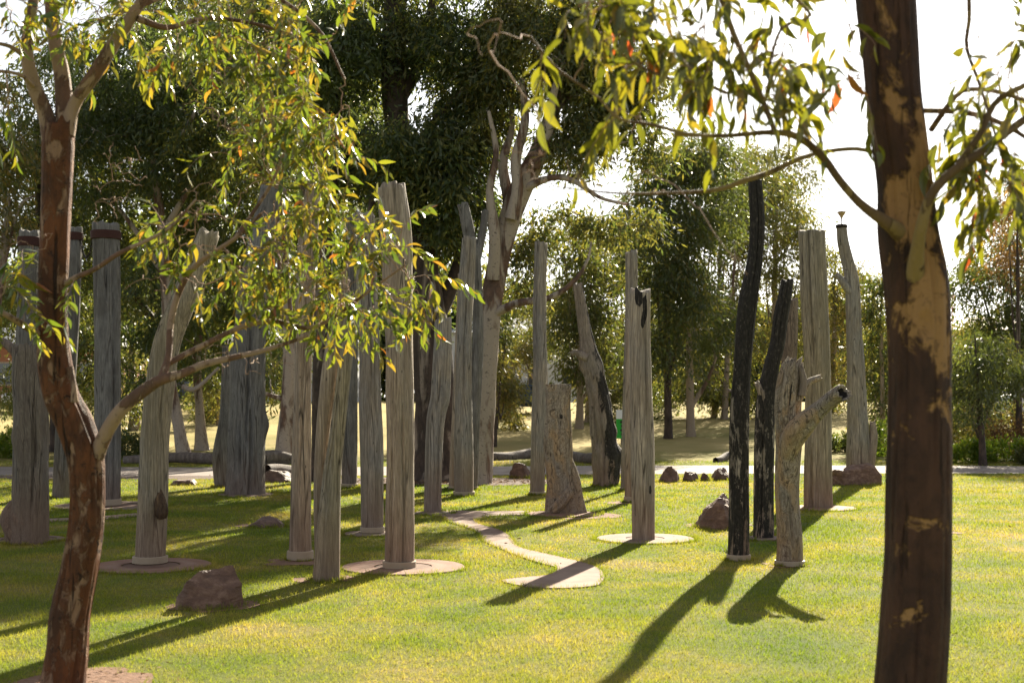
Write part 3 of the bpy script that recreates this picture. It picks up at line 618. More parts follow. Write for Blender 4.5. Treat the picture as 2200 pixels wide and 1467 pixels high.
stub(r, W, [(1828, 628, 10), (1814, 610, 9), (1804, 597, 7), (1797, 590, 6)], d - 0.05, W_GREY, 72, lump=0.1)
stub(r, W, [(1868, 1030, 9), (1870, 980, 11), (1876, 940, 9), (1874, 908, 6)], d - 0.05, W_CHAR2, 73, name='side_slab', lump=0.12)
# lamp on it
lx, ly, lz = U(1808, 487, d)
lz0 = lz - 0.0
root = empty('pole_lamp', (lx, ly, lz0)); tag(root, 'small cone shaped lamp on a thin stem atop the twisted pole', 'lamp')
def lathe(name, prof, mat, parent, segs=28, smooth=True, off=(0, 0, 0)):
    a = np.arange(segs) / segs * 2 * pi
    V = np.concatenate([np.stack([r_ * np.cos(a) + off[0], r_ * np.sin(a) + off[1], a * 0 + z_ + off[2]], -1) for r_, z_ in prof])
    return link(name, mk_mesh(name, V, [grid_faces(len(prof), segs)], [mat], smooth), parent)
lathe('cap', [(0.001, -0.03), (0.118, -0.03), (0.122, 0.03), (0.08, 0.05), (0.02, 0.055)], M_IRON, root)
lathe('stem', [(0.012, 0.05), (0.012, 0.16)], M_IRON, root, 12)
M_SHADE = simple('brushed_lamp_shade', (0.45, 0.33, 0.25), 0.4, 60, 0.2, 0.1, 0.5)
lathe('lamp_shade', [(0.014, 0.16), (0.03, 0.20), (0.085, 0.285), (0.088, 0.29), (0.08, 0.285), (0.02, 0.21)], M_SHADE, root)
lathe('lamp_top', [(0.001, 0.325), (0.05, 0.32), (0.10, 0.30), (0.10, 0.292), (0.001, 0.292)], M_COLLAR, root)
# chain between the banded poles
def chain(p, q, sag, label):
    root = empty('iron_chain', p); tag(root, label, 'chain', 'chains slung between the banded poles')
    p = np.array(p); q = np.array(q); L = np.linalg.norm(q - p); n = int(L / 0.055)
    tor = TB(); a = np.linspace(0, 2 * pi, 13); tor.tube(np.stack([np.cos(a) * 0.034, np.sin(a) * 0.018, a * 0], -1), 0.007, 0.007, m=5, cap=False)
    me = tor.mesh('link', M_IRON)
    for i in range(n):
        t = (i + 0.5) / n; c = p + (q - p) * t; c[2] -= sag * 4 * t * (1 - t)
        dv = (q - p) / n; dv[2] -= sag * 4 * (1 - 2 * t) / n
        o = link('link', me, root); o.rotation_mode = 'QUATERNION'
        o.location = c - p; qn = Vector(dv).to_track_quat('X', 'Z'); o.rotation_quaternion = qn @ Matrix.Rotation(pi / 2 * (i % 2), 4, 'X').to_quaternion()
chain(U(200, 507, 20.5), U(172, 510, 22.1), 0.35, 'iron chain sagging between the thick blue-grey banded pole and the slim one')
chain(U(146, 508, 22.1), U(84, 520, 20.9), 0.35, 'iron chain sagging from the slim banded pole to the furthest-left pole')

# ------------------------------------------------------------------ rocks and logs
def rock(px0, px1, py0, py1, label, mat, seed, shape=None, name='rock', dpt=0.8, cat='rock'):
    d = GD(py1); cx = ((px0 + px1) / 2 - CX) / F * d; wdt = (px1 - px0) / F * d; hgt = (py1 - py0) / F * d
    prof = shape or [(0, 0.6), (0.25, 1.0), (0.5, 0.9), (0.75, 0.95), (1, 0.5)]
    n, m = 30, 34; th = np.linspace(0.02, pi / 2 + 0.3, n)[:, None]; a = np.arange(m)[None] / m * 2 * pi
    X = np.sin(th) * np.cos(a); Y = np.sin(th) * np.sin(a); Z = np.cos(th) * np.ones_like(a)
    k = 0.85
    X = np.sign(X) * np.abs(X)**k; Y = np.sign(Y) * np.abs(Y)**k; Z = np.sign(Z) * np.abs(Z)**0.45
    # flat faces: planes cut off the blob
    rg = np.random.default_rng(seed); P = np.stack([X, Y, Z], -1)
    for _ in range(13):
        nv = rg.normal(size=3); nv[2] = abs(nv[2]) * 0.8; nv /= np.linalg.norm(nv); lim = rg.uniform(0.62, 0.95)
        dd = P @ nv; P = P - np.clip(dd - lim, 0, None)[..., None] * nv
    for ax in (0, 1):
        lo, hi = P[..., ax].min(), P[..., ax].max(); P[..., ax] = (P[..., ax] - lo) / (hi - lo) * 2 - 1
    t = (P[..., 0] + 1) / 2; hs = np.interp(t, [p[0] for p in prof], [p[1] for p in prof])
    P[..., 2] = np.where(P[..., 2] > 0, P[..., 2] * hs, P[..., 2])
    P[..., 2] /= max(1e-3, P[..., 2].max())
    nn = fbm(P * 2.5, seed, 4); P = P * (1 + 0.06 * nn + 0.05 * np.abs(vnoise(P * np.array([3, 3, 7.0]), seed + 3)))[..., None]
    V = P.reshape(-1, 3) * np.array([wdt / 2, wdt / 2 * dpt, hgt]);
    V = np.vstack([V, [[V[:m, 0].mean(), V[:m, 1].mean(), V[:m, 2].mean()]]]); j = np.arange(m)
    o = link(name, mk_mesh(name, V, [grid_faces(n, m), np.stack([(j + 1) % m, j, np.full(m, n * m)], -1)], [mat], False), loc=(cx, d + wdt * 0.3 * dpt, 0))
    tag(o, label, cat, 'rocks lying on the lawn'); EXCL_CIRC.append((cx, d + wdt * 0.3 * dpt, wdt * 0.36))
    return o
rock(368, 524, 1222, 1308, 'large pointed red-brown rock in the front left of the lawn', M_ROCK, 2, [(0, 0.7), (0.15, 0.72), (0.45, 0.84), (0.75, 1.0), (0.9, 1.05), (1, 1.0)])
rock(524, 622, 1111, 1133, 'low flat rock left of the pale tan pole', M_ROCKD, 5, [(0, 0.5), (0.3, 0.9), (0.6, 1), (0.9, 0.9), (1, 0.6)])
rock(1484, 1610, 1062, 1136, 'dark wedge-shaped rock rising behind the tallest charred pole', M_ROCK, 8, [(0, 0.25), (0.25, 0.4), (0.6, 1.0), (0.8, 1.0), (1, 0.9)])
rock(1407, 1464, 1002, 1036, 'angular dark rock beside the gravel, biggest of its row of four', M_ROCKD, 11, [(0, 0.2), (0.35, 0.7), (0.65, 1.0), (0.9, 0.8), (1, 0.4)])
rock(1463, 1506, 1012, 1034, 'second rock from the left in the row beside the gravel', M_ROCKD, 12)
rock(1502, 1530, 1016, 1033, 'smallest rock in the row of four beside the gravel', M_ROCKD, 13)
rock(1528, 1572, 1005, 1032, 'rock at the right end of the row, by the tall charred pole', M_ROCKD, 14)
rock(1095, 1146, 995, 1028, 'dark block of rock left of the slim straight pole near the gravel', M_ROCKD, 15, [(0, 0.6), (0.2, 1), (0.6, 0.9), (1, 0.5)])
rock(1786, 1908, 994, 1042, 'long broken red-brown rock at the foot of the twisted pole', M_ROCK, 16, [(0, 0.5), (0.25, 0.55), (0.45, 0.75), (0.7, 1), (0.95, 0.95), (1, 0.6)], dpt=0.45)
rock(360, 428, 1030, 1042, 'low dark rock in the shade left of the very broad trunk', M_ROCKD, 17)
rock(560, 630, 1010, 1036, 'dark rock in the shade just right of the very broad trunk', M_ROCKD, 18)

def log(p, q, r0, r1, label, seed, mat=None, name='fallen_log'):
    x0, y0 = p; x1, y1 = q; n = 6; P = []
    for i in range(n):
        t = i / (n - 1); rr = r0 * (1 - t) + r1 * t; x = x0 + (x1 - x0) * t; y = y0 + (y1 - y0) * t + 0.10 * sin(t * 5 + seed)
        P.append((x, y, float(gz(x, y)) + rr * 0.8 + 0.05 * sin(t * 4 + seed), rr))
    base = (x0, y0, float(gz(x0, y0)))
    o = link(name, shaft_mesh(name, P, mat or M_LOG, seed, segs=30, step=0.06, lump=0.10, off=base), loc=base)
    return tag(o, label, 'log', 'fallen logs along the gravel walk')
def LX(px, d): return (px - CX) / F * d
log((LX(268, 35), 35), (LX(475, 34.6), 34.6), 0.13, 0.16, 'long straight log in shade between the leaning pole and the broad trunk', 81)
log((LX(560, 33.8), 34.0), (LX(640, 34.6), 34.6), 0.20, 0.17, 'thick dark log behind the gap right of the very broad trunk', 82)
log((LX(600, 30.2), 28.6), (LX(630, 28), 30.2), 0.12, 0.15, 'short pale-ended log lying beside the dark shaded rock', 83)
log((LX(1030, 36), 36), (LX(1140, 37), 37.2), 0.12, 0.16, 'dark log lying behind the block of rock near the gravel', 84)
log((LX(1222, 36), 36.6), (LX(1292, 34.5), 34.4), 0.17, 0.15, 'grey log sloping down between the carved slab and burnt trunk', 85)
log((LX(1530, 36), 35.5), (LX(1575, 36), 36), 0.10, 0.12, 'small forked piece of log left of the tallest charred pole', 86)

# ------------------------------------------------------------------ foliage
def rot_frames(D, Nn):
    D = D / (np.linalg.norm(D, axis=1)[:, None] + 1e-9); X = np.cross(D, Nn); X /= (np.linalg.norm(X, axis=1)[:, None] + 1e-9); Z = np.cross(X, D)
    return X, D, Z
def leaf_template(w=0.13, curve=0.18, fold=0.25, k=5):
    """a sickle leaf one unit long along +Y, folded along its midrib"""
    t = np.linspace(0, 1, k + 2); wd = w * np.sin(pi * np.clip(t, 0, 1) ** 0.75) ** 0.9; mid = curve * np.sin(pi * t * 0.9) ; V = []
    dz = -0.18 * t * t
    V.append((mid[0], 0, 0))
    for i in range(1, k + 1):
        V += [(mid[i] - wd[i], t[i], dz[i] + fold * wd[i]), (mid[i], t[i], dz[i]), (mid[i] + wd[i], t[i], dz[i] + fold * wd[i])]
    V.append((mid[-1], 1.0, dz[-1])); V = np.array(V)
    T = [(0, 2, 1), (0, 3, 2)]
    Q = []
    for i in range(k - 1):
        a = 1 + 3 * i; Q += [(a, a + 1, a + 4, a + 3), (a + 1, a + 2, a + 5, a + 4)]
    e = 1 + 3 * (k - 1); n = len(V) - 1; T += [(e, e + 1, n), (e + 1, e + 2, n)]
    return V, np.array(Q), np.array(T)
LEAF_T = [leaf_template(0.125, 0.12, 0.25, 4), leaf_template(0.14, -0.09, 0.3, 4), leaf_template(0.105, 0.20, 0.2, 4)]
def batch_leaves(pos, D, Nn, size, var, off):
    X, Y, Z = rot_frames(D, Nn); Vs = []; Qs = []; Ts = []; A = []; n0 = 0; kind = rng.integers(0, 3, len(pos))
    for k, (V, Q, T) in enumerate(LEAF_T):
        s = kind == k; c = s.sum()
        if not c: continue
        P = pos[s][:, None] + size[s][:, None, None] * (X[s][:, None] * V[None, :, 0:1] + Y[s][:, None] * V[None, :, 1:2] + Z[s][:, None] * V[None, :, 2:3])
        b = (n0 + np.arange(c) * len(V))[:, None, None]; Vs.append(P.reshape(-1, 3)); Qs.append((Q[None] + b).reshape(-1, 4)); Ts.append((T[None] + b).reshape(-1, 3))
        A.append(np.repeat(var[s], len(V))); n0 += c * len(V)
    return np.vstack(Vs) - np.asarray(off, float), np.vstack(Qs), np.vstack(Ts), np.concatenate(A)
def diamond_leaves(pos, D, Nn, ln, wd, var, off):
    X, Y, Z = rot_frames(D, Nn); l = ln[:, None]; w_ = wd[:, None]
    P = np.stack([pos, pos + Y * l * 0.45 + X * w_, pos + Y * l, pos + Y * l * 0.45 - X * w_], 1)
    n = len(pos); b = np.arange(n)[:, None] * 4
    return P.reshape(-1, 3) - np.asarray(off, float), b + np.array([[0, 1, 2, 3]]), np.repeat(var, 4)

def in_ell(c, r, n, shell=0.0):
    v = rng.normal(size=(n, 3)); v /= np.linalg.norm(v, axis=1)[:, None]; q = rng.uniform(shell, 1, n) ** (1 / 2.2)
    return np.asarray(c) + v * q[:, None] * np.asarray(r)

def grow(nodes, targets, tb, r_tip=0.002, sag=0.06, steps=6, rfac=0.012, m=4):
    """join each target to the nearest wood already there; returns the direction in which each twig arrives"""
    N = [np.asarray(p, float) for p in nodes]; N = np.array(N); out = []
    buf = np.zeros((len(N) + len(targets) * (steps - 1), 3)); buf[:len(N)] = N; cnt = len(N)
    dmin = np.array([np.min(((N - t) ** 2).sum(1)) for t in targets]); order = np.argsort(dmin)
    dirs = np.zeros((len(targets), 3))
    for i in order:
        t = targets[i]; d2 = ((buf[:cnt] - t) ** 2).sum(1); s = buf[np.argmin(d2)]; L = math.sqrt(d2.min())
        u = np.linspace(0, 1, steps)[:, None]; P = s + (t - s) * u
        P[:, 2] += (np.sin(u[:, 0] * pi) * sag * L * 1.5); P[1:-1] += rng.normal(size=(steps - 2, 3)) * L * 0.045
        r0 = min(rfac, r_tip + L * 0.010)
        tb.tube(P, r0, r_tip, m=m, cap=False)
        buf[cnt:cnt + steps - 1] = P[1:]; cnt += steps - 1; dv = P[-1] - P[-2]; dirs[i] = dv / (np.linalg.norm(dv) + 1e-9)
    return dirs

def shoots(targets, dirs, tb, nleaf, L, leaf_len, spread=0.75, droop=0.7):
    """leafy shoots: a drooping twig carrying alternate, hanging leaves"""
    pos, D, NN, sz = [], [], [], []
    for c, dv in zip(targets, dirs):
        l = L * rng.uniform(0.6, 1.3); dv = dv + rng.normal(size=3) * 0.45; dv[2] -= 0.15; dv /= np.linalg.norm(dv)
        P = [c.copy()]; q = dv.copy()
        for _ in range(5):
            q = q + np.array([0, 0, -droop * 0.22]) + rng.normal(size=3) * 0.08; q /= np.linalg.norm(q); P.append(P[-1] + q * l / 5)
        P = np.array(P); tb.tube(P, 0.0022, 0.0010, m=3, cap=False)
        k = max(3, int(nleaf * rng.uniform(0.6, 1.4)))
        side = np.cross(q, rng.normal(size=3)); side /= np.linalg.norm(side) + 1e-9
        for j in range(k):
            u = (j + 0.8) / k * 5; a = min(4, int(u)); p = P[a] + (P[a + 1] - P[a]) * (u - a); t = P[a + 1] - P[a]; t /= np.linalg.norm(t)
            sd = side * (1 if j % 2 else -1) + rng.normal(size=3) * 0.35
            dd = t * 0.75 + sd * spread + np.array([0, 0, -droop * rng.uniform(0.3, 1.2)]); dd /= np.linalg.norm(dd)
            pos.append(p + sd * 0.004); D.append(dd); NN.append(rng.normal(size=3) + np.array([0, 0, 0.8])); sz.append(leaf_len * rng.uniform(0.6, 1.25))
    return np.array(pos), np.array(D), np.array(NN), np.array(sz)

def put_leaves(root, pos, D, NN, sz, mat, n_single=300):
    """the leaves that show largest become single parts, the rest one mass"""
    var = rng.random(len(pos)); px = CX + pos[:, 0] / pos[:, 1] * F; py = HZ - (pos[:, 2] - EYE) / pos[:, 1] * F
    inside = (px > 15) & (px < 2185) & (py > 15) & (py < 1450)
    X, Y, Z = rot_frames(D, NN); face = np.abs(Z[:, 1]) * 0.7 + 0.3
    score = np.where(inside, sz / pos[:, 1] * face, 0); pick = np.zeros(len(pos), bool); pick[np.argsort(-score)[:n_single]] = True
    off = np.array(root.location)
    V, Q, T, A = batch_leaves(pos[~pick], D[~pick], NN[~pick], sz[~pick], var[~pick], off)
    o = link('foliage', mk_mesh('foliage', V, [Q, T], [mat], True, {'rnd': A}), root); tag(o, kind='stuff')
    mes = [mk_mesh('leaf', V_, [Q_, T_], [mat], True) for (V_, Q_, T_) in LEAF_T]
    for q, i in enumerate(np.flatnonzero(pick)):
        o = link('leaf', mes[q % 3], root)
        o.matrix_basis = Matrix(((*(X[i] * sz[i]),), (*(Y[i] * sz[i]),), (*(Z[i] * sz[i]),))).transposed().to_4x4()
        o.location = Vector(pos[i] - off)

def branch(root, pts, mat, name='branch', seed=1, m=14, lump=0.06, cap=True):
    """pts (px, py, depth, half width px)"""
    P = [(*U(a, b_, d), h / F * d) for (a, b_, d, h) in pts]
    o = link(name, shaft_mesh(name, P, mat, seed, segs=m, step=0.04, lump=lump, groove=0.02, off=root.location, jag=0, cap=cap), root)
    Q = spline(P, max(8, int(12 * len(P)))); return Q[:, :3]

def ell(px, py, d, rx, ry, rd, n):
    c = U(px, py, d); return in_ell(c, (rx / F * d, rd, ry / F * d), n)

# ---- foreground tree on the left
d0 = 7.2
root = empty('gum_tree', (U(135, 1481, d0)[0], d0, 0)); tag(root, 'reddish foreground gum tree with three upright stems and yellow-green leaves at left', 'tree', 'foreground gum trees')
tp = [(133, 1530, 50), (135, 1470, 46), (145, 1400, 43), (152, 1320, 42), (170, 1230, 39), (185, 1130, 36), (188, 1050, 35), (182, 980, 37), (158, 910, 36), (132, 850, 35), (118, 780, 33), (112, 700, 30), (114, 600, 30), (118, 500, 30), (123, 400, 31), (126, 310, 33), (128, 262, 31)]
P = [(*U(a, b_, d0), h / F * d0) for a, b_, h in tp]
link('trunk', shaft_mesh('trunk', P, B_LEFT, 101, segs=64, step=0.02, lump=0.10, groove=0.09, off=root.location, cap=False, dents=[(0.49, 0.2, 0.03, 0.5, 0.12)]), root)
nodes = [spline(P, 60)[20:, :3]]
st = [[(113, 330, 7.2, 20), (100, 250, 7.2, 17), (75, 190, 7.15, 16), (60, 130, 7.1, 14), (60, 70, 7.1, 12), (72, 0, 7.1, 11), (78, -90, 7.1, 9)],
      [(133, 330, 7.22, 21), (137, 240, 7.25, 19), (132, 160, 7.3, 17), (118, 90, 7.3, 15), (110, 0, 7.35, 14), (112, -90, 7.4, 11)],
      [(143, 290, 7.2, 19), (160, 225, 7.2, 14), (200, 165, 7.15, 15), (245, 95, 7.15, 14), (290, 25, 7.1, 12), (345, -60, 7.1, 10)]]
for q, s_ in enumerate(st): nodes.append(branch(root, s_, B_LIMB, 'stem', 110 + q, 30, 0.08))
brs = [[(205, 985, 7.2, 17), (228, 930, 7.15, 15), (262, 878, 7.1, 14), (318, 832, 7.1, 13), (348, 815, 7.1, 11), (390, 803, 7.15, 9), (440, 782, 7.2, 8), (500, 768, 7.3, 6.5), (570, 752, 7.4, 5), (660, 722, 7.5, 3.5)],
       [(345, 818, 7.1, 10), (362, 765, 7.2, 7), (366, 700, 7.3, 7), (380, 640, 7.35, 6.5), (408, 585, 7.4, 6), (450, 548, 7.4, 5.5), (505, 512, 7.4, 4.5), (560, 460, 7.4, 3.5)],
       [(362, 780, 7.2, 7), (430, 745, 7.3, 6), (520, 702, 7.4, 5.5), (590, 690, 7.5, 5), (660, 705, 7.6, 4.5), (720, 680, 7.6, 4), (800, 620, 7.6, 3), (870, 570, 7.6, 2)],
       [(130, 615, 7.2, 7), (165, 595, 7.1, 5.5), (205, 578, 7.05, 5), (255, 545, 7.0, 5), (320, 515, 7.0, 4), (370, 485, 7.0, 3), (420, 430, 7.0, 2.5)],
       [(92, 725, 7.2, 9), (50, 698, 7.0, 7), (5, 672, 6.9, 6), (-60, 640, 6.8, 4)],
       [(295, 40, 7.1, 8), (360, 60, 7.2, 6), (440, 40, 7.2, 5), (540, 50, 7.3, 4), (640, 80, 7.4, 3)],
       [(300, 10, 7.1, 8), (420, -30, 7.3, 6), (560, -20, 7.5, 5), (680, 60, 7.5, 4), (740, 170, 7.5, 3)],
       [(505, 512, 7.4, 4), (580, 400, 7.5, 3.5), (620, 300, 7.5, 3), (640, 200, 7.5, 2.5)],
       [(62, 130, 7.1, 6), (20, 100, 7.0, 4.5), (-40, 90, 6.9, 3)],
       [(72, 185, 7.1, 5), (40, 160, 7.0, 4), (-30, 150, 6.9, 3)],
       [(150, 790, 7.15, 8), (158, 830, 7.12, 6), (160, 862, 7.12, 8)],
       ]
for q, s_ in enumerate(brs): nodes.append(branch(root, s_, B_LIMB, 'branch', 120 + q, 14, 0.08))
nodes = np.vstack(nodes)
tw = TB()
lob = [(640, 150, 7.4, 110, 190, 0.5, 95), (690, 280, 7.4, 95, 130, 0.45, 62), (560, 330, 7.4, 100, 100, 0.4, 30), (520, 60, 7.2, 150, 80, 0.4, 55),
       (760, 640, 7.6, 130, 80, 0.4, 72), (620, 580, 7.5, 160, 110, 0.45, 72), (820, 520, 7.6, 90, 60, 0.35, 36), (880, 620, 7.6, 55, 55, 0.3, 22), (450, 540, 7.3, 150, 90, 0.4, 34), (350, 470, 7.1, 80, 40, 0.3, 12),
       (230, 40, 7.1, 170, 70, 0.4, 50), (30, 60, 6.9, 60, 80, 0.3, 16), (20, 640, 6.9, 60, 70, 0.3, 26), (150, 640, 7.1, 28, 60, 0.2, 6), (700, 450, 7.4, 70, 60, 0.3, 18), (380, 90, 7.1, 80, 60, 0.3, 12),
       (640, 420, 7.4, 90, 80, 0.3, 22), (15, 230, 6.9, 25, 40, 0.2, 3), (640, -120, 7.5, 260, 90, 0.6, 40), (200, -100, 7.2, 260, 80, 0.6, 40)]
lob = [(*l[:6], max(2, int(l[6] * 0.43))) for l in lob]
tg = np.vstack([ell(*l) for l in lob])
dirs = grow(nodes, tg, tw, 0.0022, 0.05, 7, 0.007)
pos, D, NN, sz = shoots(tg, dirs, tw, 17, 0.27, 0.088, 0.8, 0.6)
# dead, bare hanging twigs
bare = np.vstack([ell(260, 360, 7.1, 60, 60, 0.25, 22), ell(240, 450, 7.1, 70, 50, 0.25, 12), ell(420, 440, 7.2, 90, 60, 0.3, 22), ell(330, 620, 7.2, 70, 60, 0.3, 10), ell(520, 770, 7.3, 120, 40, 0.3, 26), ell(480, 180, 7.2, 110, 130, 0.3, 50), ell(600, 300, 7.3, 120, 200, 0.4, 60), ell(650, 600, 7.5, 220, 90, 0.4, 60), ell(60, 520, 7.0, 60, 40, 0.2, 10)])
bd = grow(np.vstack([nodes, [U(165, 255, 7.15), U(160, 400, 7.1), U(200, 400, 7.1), U(235, 440, 7.1)]]), bare, tw, 0.0012, 0.10, 7, 0.005)
o = link('twigs', tw.mesh('twigs', B_TWIG, root.location), root); tag(o, kind='stuff')
put_leaves(root, pos, D, NN, sz, L_LEFT)

# ---- foreground tree on the right, close to the camera
d0 = 5.5
root = empty('gum_tree', (U(1950, 1480, d0)[0], d0, 0)); tag(root, 'big dark brown foreground trunk with cream patches, close up at right', 'tree', 'foreground gum trees')
tp = [(1945, 1690, 84), (1950, 1560, 78), (1956, 1467, 75), (1964, 1330, 73), (1970, 1200, 70), (1973, 1000, 69), (1976, 850, 66), (1975, 720, 66), (1967, 600, 67), (1952, 500, 64), (1945, 400, 59), (1932, 300, 59), (1920, 200, 59), (1912, 100, 60), (1903, 0, 63), (1895, -120, 62), (1890, -300, 55)]
P = [(*U(a, b_, d0), h / F * d0) for a, b_, h in tp]
link('trunk', shaft_mesh('trunk', P, B_RIGHT, 201, segs=96, step=0.02, lump=0.07, groove=0.05, off=root.location, jag=0, dents=[(0.495, -pi / 2 - 0.1, 0.012, 0.2, -0.12), (0.60, -pi / 2 + 0.1, 0.02, 0.5, 0.06)], char=[(0.78, -1.7, 0.05, 0.8, 0.45), (0.62, -1.5, 0.10, 1.3, 0.6), (0.50, -1.5, 0.07, 1.2, 0.75), (0.2, -1.5, 0.2, 2, -0.5), (0.88, -1.2, 0.03, 0.7, 0.5)]), root)
nodes = []
brs = [[(1962, 545, 5.52, 26), (1935, 503, 5.42, 20), (1900, 476, 5.35, 14), (1850, 440, 5.3, 10), (1805, 390, 5.25, 9), (1765, 335, 5.2, 8.5), (1710, 293, 5.2, 8), (1650, 285, 5.2, 6), (1560, 292, 5.1, 4.5), (1450, 290, 5.0, 3.5)],
       [(1665, 283, 5.2, 6), (1640, 220, 5.2, 6), (1610, 150, 5.2, 6), (1575, 70, 5.2, 6), (1545, -20, 5.2, 6), (1520, -120, 5.2, 5)],
       [(1890, 330, 5.5, 5), (1840, 320, 5.6, 4.5), (1780, 325, 5.6, 4.5), (1720, 340, 5.5, 5), (1660, 368, 5.5, 6), (1600, 388, 5.4, 5.5), (1540, 408, 5.4, 4.5), (1440, 415, 5.3, 3.5), (1340, 416, 5.2, 2.6), (1250, 408, 5.2, 1.8), (1190, 400, 5.2, 1.2)],
       [(1500, 292, 5.05, 4), (1460, 285, 5.0, 4), (1400, 268, 5.0, 4), (1330, 255, 4.9, 3.5), (1280, 205, 4.9, 3), (1200, 150, 4.9, 3), (1140, 80, 4.9, 2.5)],
       [(1560, 200, 5.2, 4), (1510, 180, 5.1, 3.5), (1440, 170, 5.0, 3), (1370, 140, 5.0, 3), (1300, 90, 5.0, 2.5)],
       [(1958, 660, 5.52, 30), (1966, 590, 5.40, 22), (1972, 530, 5.31, 15), (1980, 485, 5.25, 13), (2000, 420, 5.2, 11), (2045, 370, 5.15, 10), (2110, 325, 5.1, 9), (2200, 258, 5.1, 9), (2300, 190, 5.0, 8)],
       [(2060, 355, 5.15, 8), (2105, 290, 5.1, 7), (2140, 220, 5.1, 6.5), (2200, 185, 5.0, 6), (2280, 140, 5.0, 5)],
       [(1985, 238, 5.5, 6), (2050, 240, 5.5, 6), (2110, 250, 5.4, 6), (2170, 275, 5.4, 5), (2240, 320, 5.3, 4)],
       [(2000, 280, 5.5, 6), (2035, 230, 5.4, 6), (2070, 195, 5.4, 5), (2130, 195, 5.4, 5), (2200, 215, 5.3, 4)],
       [(2080, -40, 5.5, 5), (2082, 40, 5.5, 4.5), (2076, 100, 5.5, 4), (2100, 170, 5.45, 3.5), (2120, 230, 5.4, 3), (2150, 330, 5.4, 2.5), (2180, 430, 5.3, 2)],
       [(1545, -20, 5.2, 5), (1620, -60, 5.2, 5), (1740, 30, 5.1, 4), (1680, 60, 5.1, 3.5), (1650, 150, 5.1, 3)],
       ]
for q, s_ in enumerate(brs): nodes.append(branch(root, s_, B_RLIMB, 'branch', 220 + q, 14, 0.10))
nodes = np.vstack(nodes); tw = TB()
lob = [(1250, 60, 4.95, 110, 90, 0.35, 20), (1370, 100, 5.0, 110, 100, 0.35, 32), (1500, 90, 5.1, 120, 100, 0.35, 32), (1640, 150, 5.15, 100, 100, 0.35, 32), (1340, 230, 5.0, 50, 40, 0.2, 6), (1480, 190, 5.1, 90, 40, 0.2, 8),
       (1790, 60, 5.1, 70, 80, 0.25, 7), (1810, 190, 5.1, 40, 50, 0.2, 4), (1690, 210, 5.1, 50, 40, 0.2, 5), (1180, 120, 4.9, 40, 50, 0.2, 4),
       (2130, 240, 5.3, 90, 110, 0.35, 28), (2150, 420, 5.3, 80, 110, 0.35, 34), (2080, 300, 5.3, 60, 60, 0.3, 8), (2160, 120, 5.4, 60, 50, 0.3, 10), (1520, -110, 5.2, 400, 80, 0.5, 40)]
lob = [(*l[:6], max(2, int(l[6] * 0.5))) for l in lob]
tg = np.vstack([ell(*l) for l in lob])
dirs = grow(nodes, tg, tw, 0.0018, 0.05, 7, 0.005)
pos, D, NN, sz = shoots(tg, dirs, tw, 10, 0.24, 0.118, 0.7, 0.95)
bare = np.vstack([ell(2120, 200, 5.3, 100, 180, 0.3, 80), ell(1790, 250, 5.1, 70, 170, 0.3, 20), ell(1500, 120, 5.1, 250, 120, 0.3, 50), ell(1300, 400, 5.2, 200, 60, 0.3, 12), ell(1120, 350, 4.6, 90, 60, 0.2, 7), ell(1040, 90, 4.5, 60, 60, 0.2, 4), ell(1600, 560, 4.6, 40, 60, 0.1, 3)])
bd = grow(nodes, bare, tw, 0.0012, 0.08, 7, 0.004)
o = link('twigs', tw.mesh('twigs', B_TWIG, root.location), root); tag(o, kind='stuff')
put_leaves(root, pos, D, NN, sz, L_RIGHT)

# ---- standing trees behind
def crown(root, lobes, nodes, leafmat, clump_r, per, leaf, tb, hang=0.8):
    """lobes (px, py, d, rx_px, ry_px, rd_m, n_clumps)"""
    tg = []
    for (px, py, d, rx, ry, rd, n) in lobes: tg.append(in_ell(U(px, py, d), (rx / F * d, rd, ry / F * d), int(n * 1.45), 0.25))
    tg = np.vstack(tg); grow(nodes, tg, tb, 0.006, 0.05, 5, 0.035)
    n = len(tg) * per; c = np.repeat(tg, per, 0); cs = np.repeat(rng.uniform(0.6, 1.3, len(tg)), per)[:, None]
    g_ = rng.normal(size=(n, 3)); pos = c + g_ * np.array([1, 1, 0.75]) * clump_r * cs * 0.62
    pos[:, 2] -= (np.abs(g_[:, 0]) + np.abs(g_[:, 1])) * clump_r * 0.22
    D = rng.normal(size=(n, 3)) * 0.55; D[:, :2] += g_[:, :2] * 0.35; D[:, 2] -= hang
    NN = rng.normal(size=(n, 3)); ln = leaf * rng.uniform(0.6, 1.3, n); wd = ln * 0.13
    clv = np.repeat(rng.random(len(tg)), per); var = np.clip(clv * 0.45 + rng.random(n) * 0.5, 0, 0.97)
    V, Q, A = diamond_leaves(pos, D, NN, ln, wd, var, root.location)
    o = link('crown', mk_mesh('crown', V, [Q], [leafmat], False, {'rnd': A}), root); tag(o, kind='stuff')

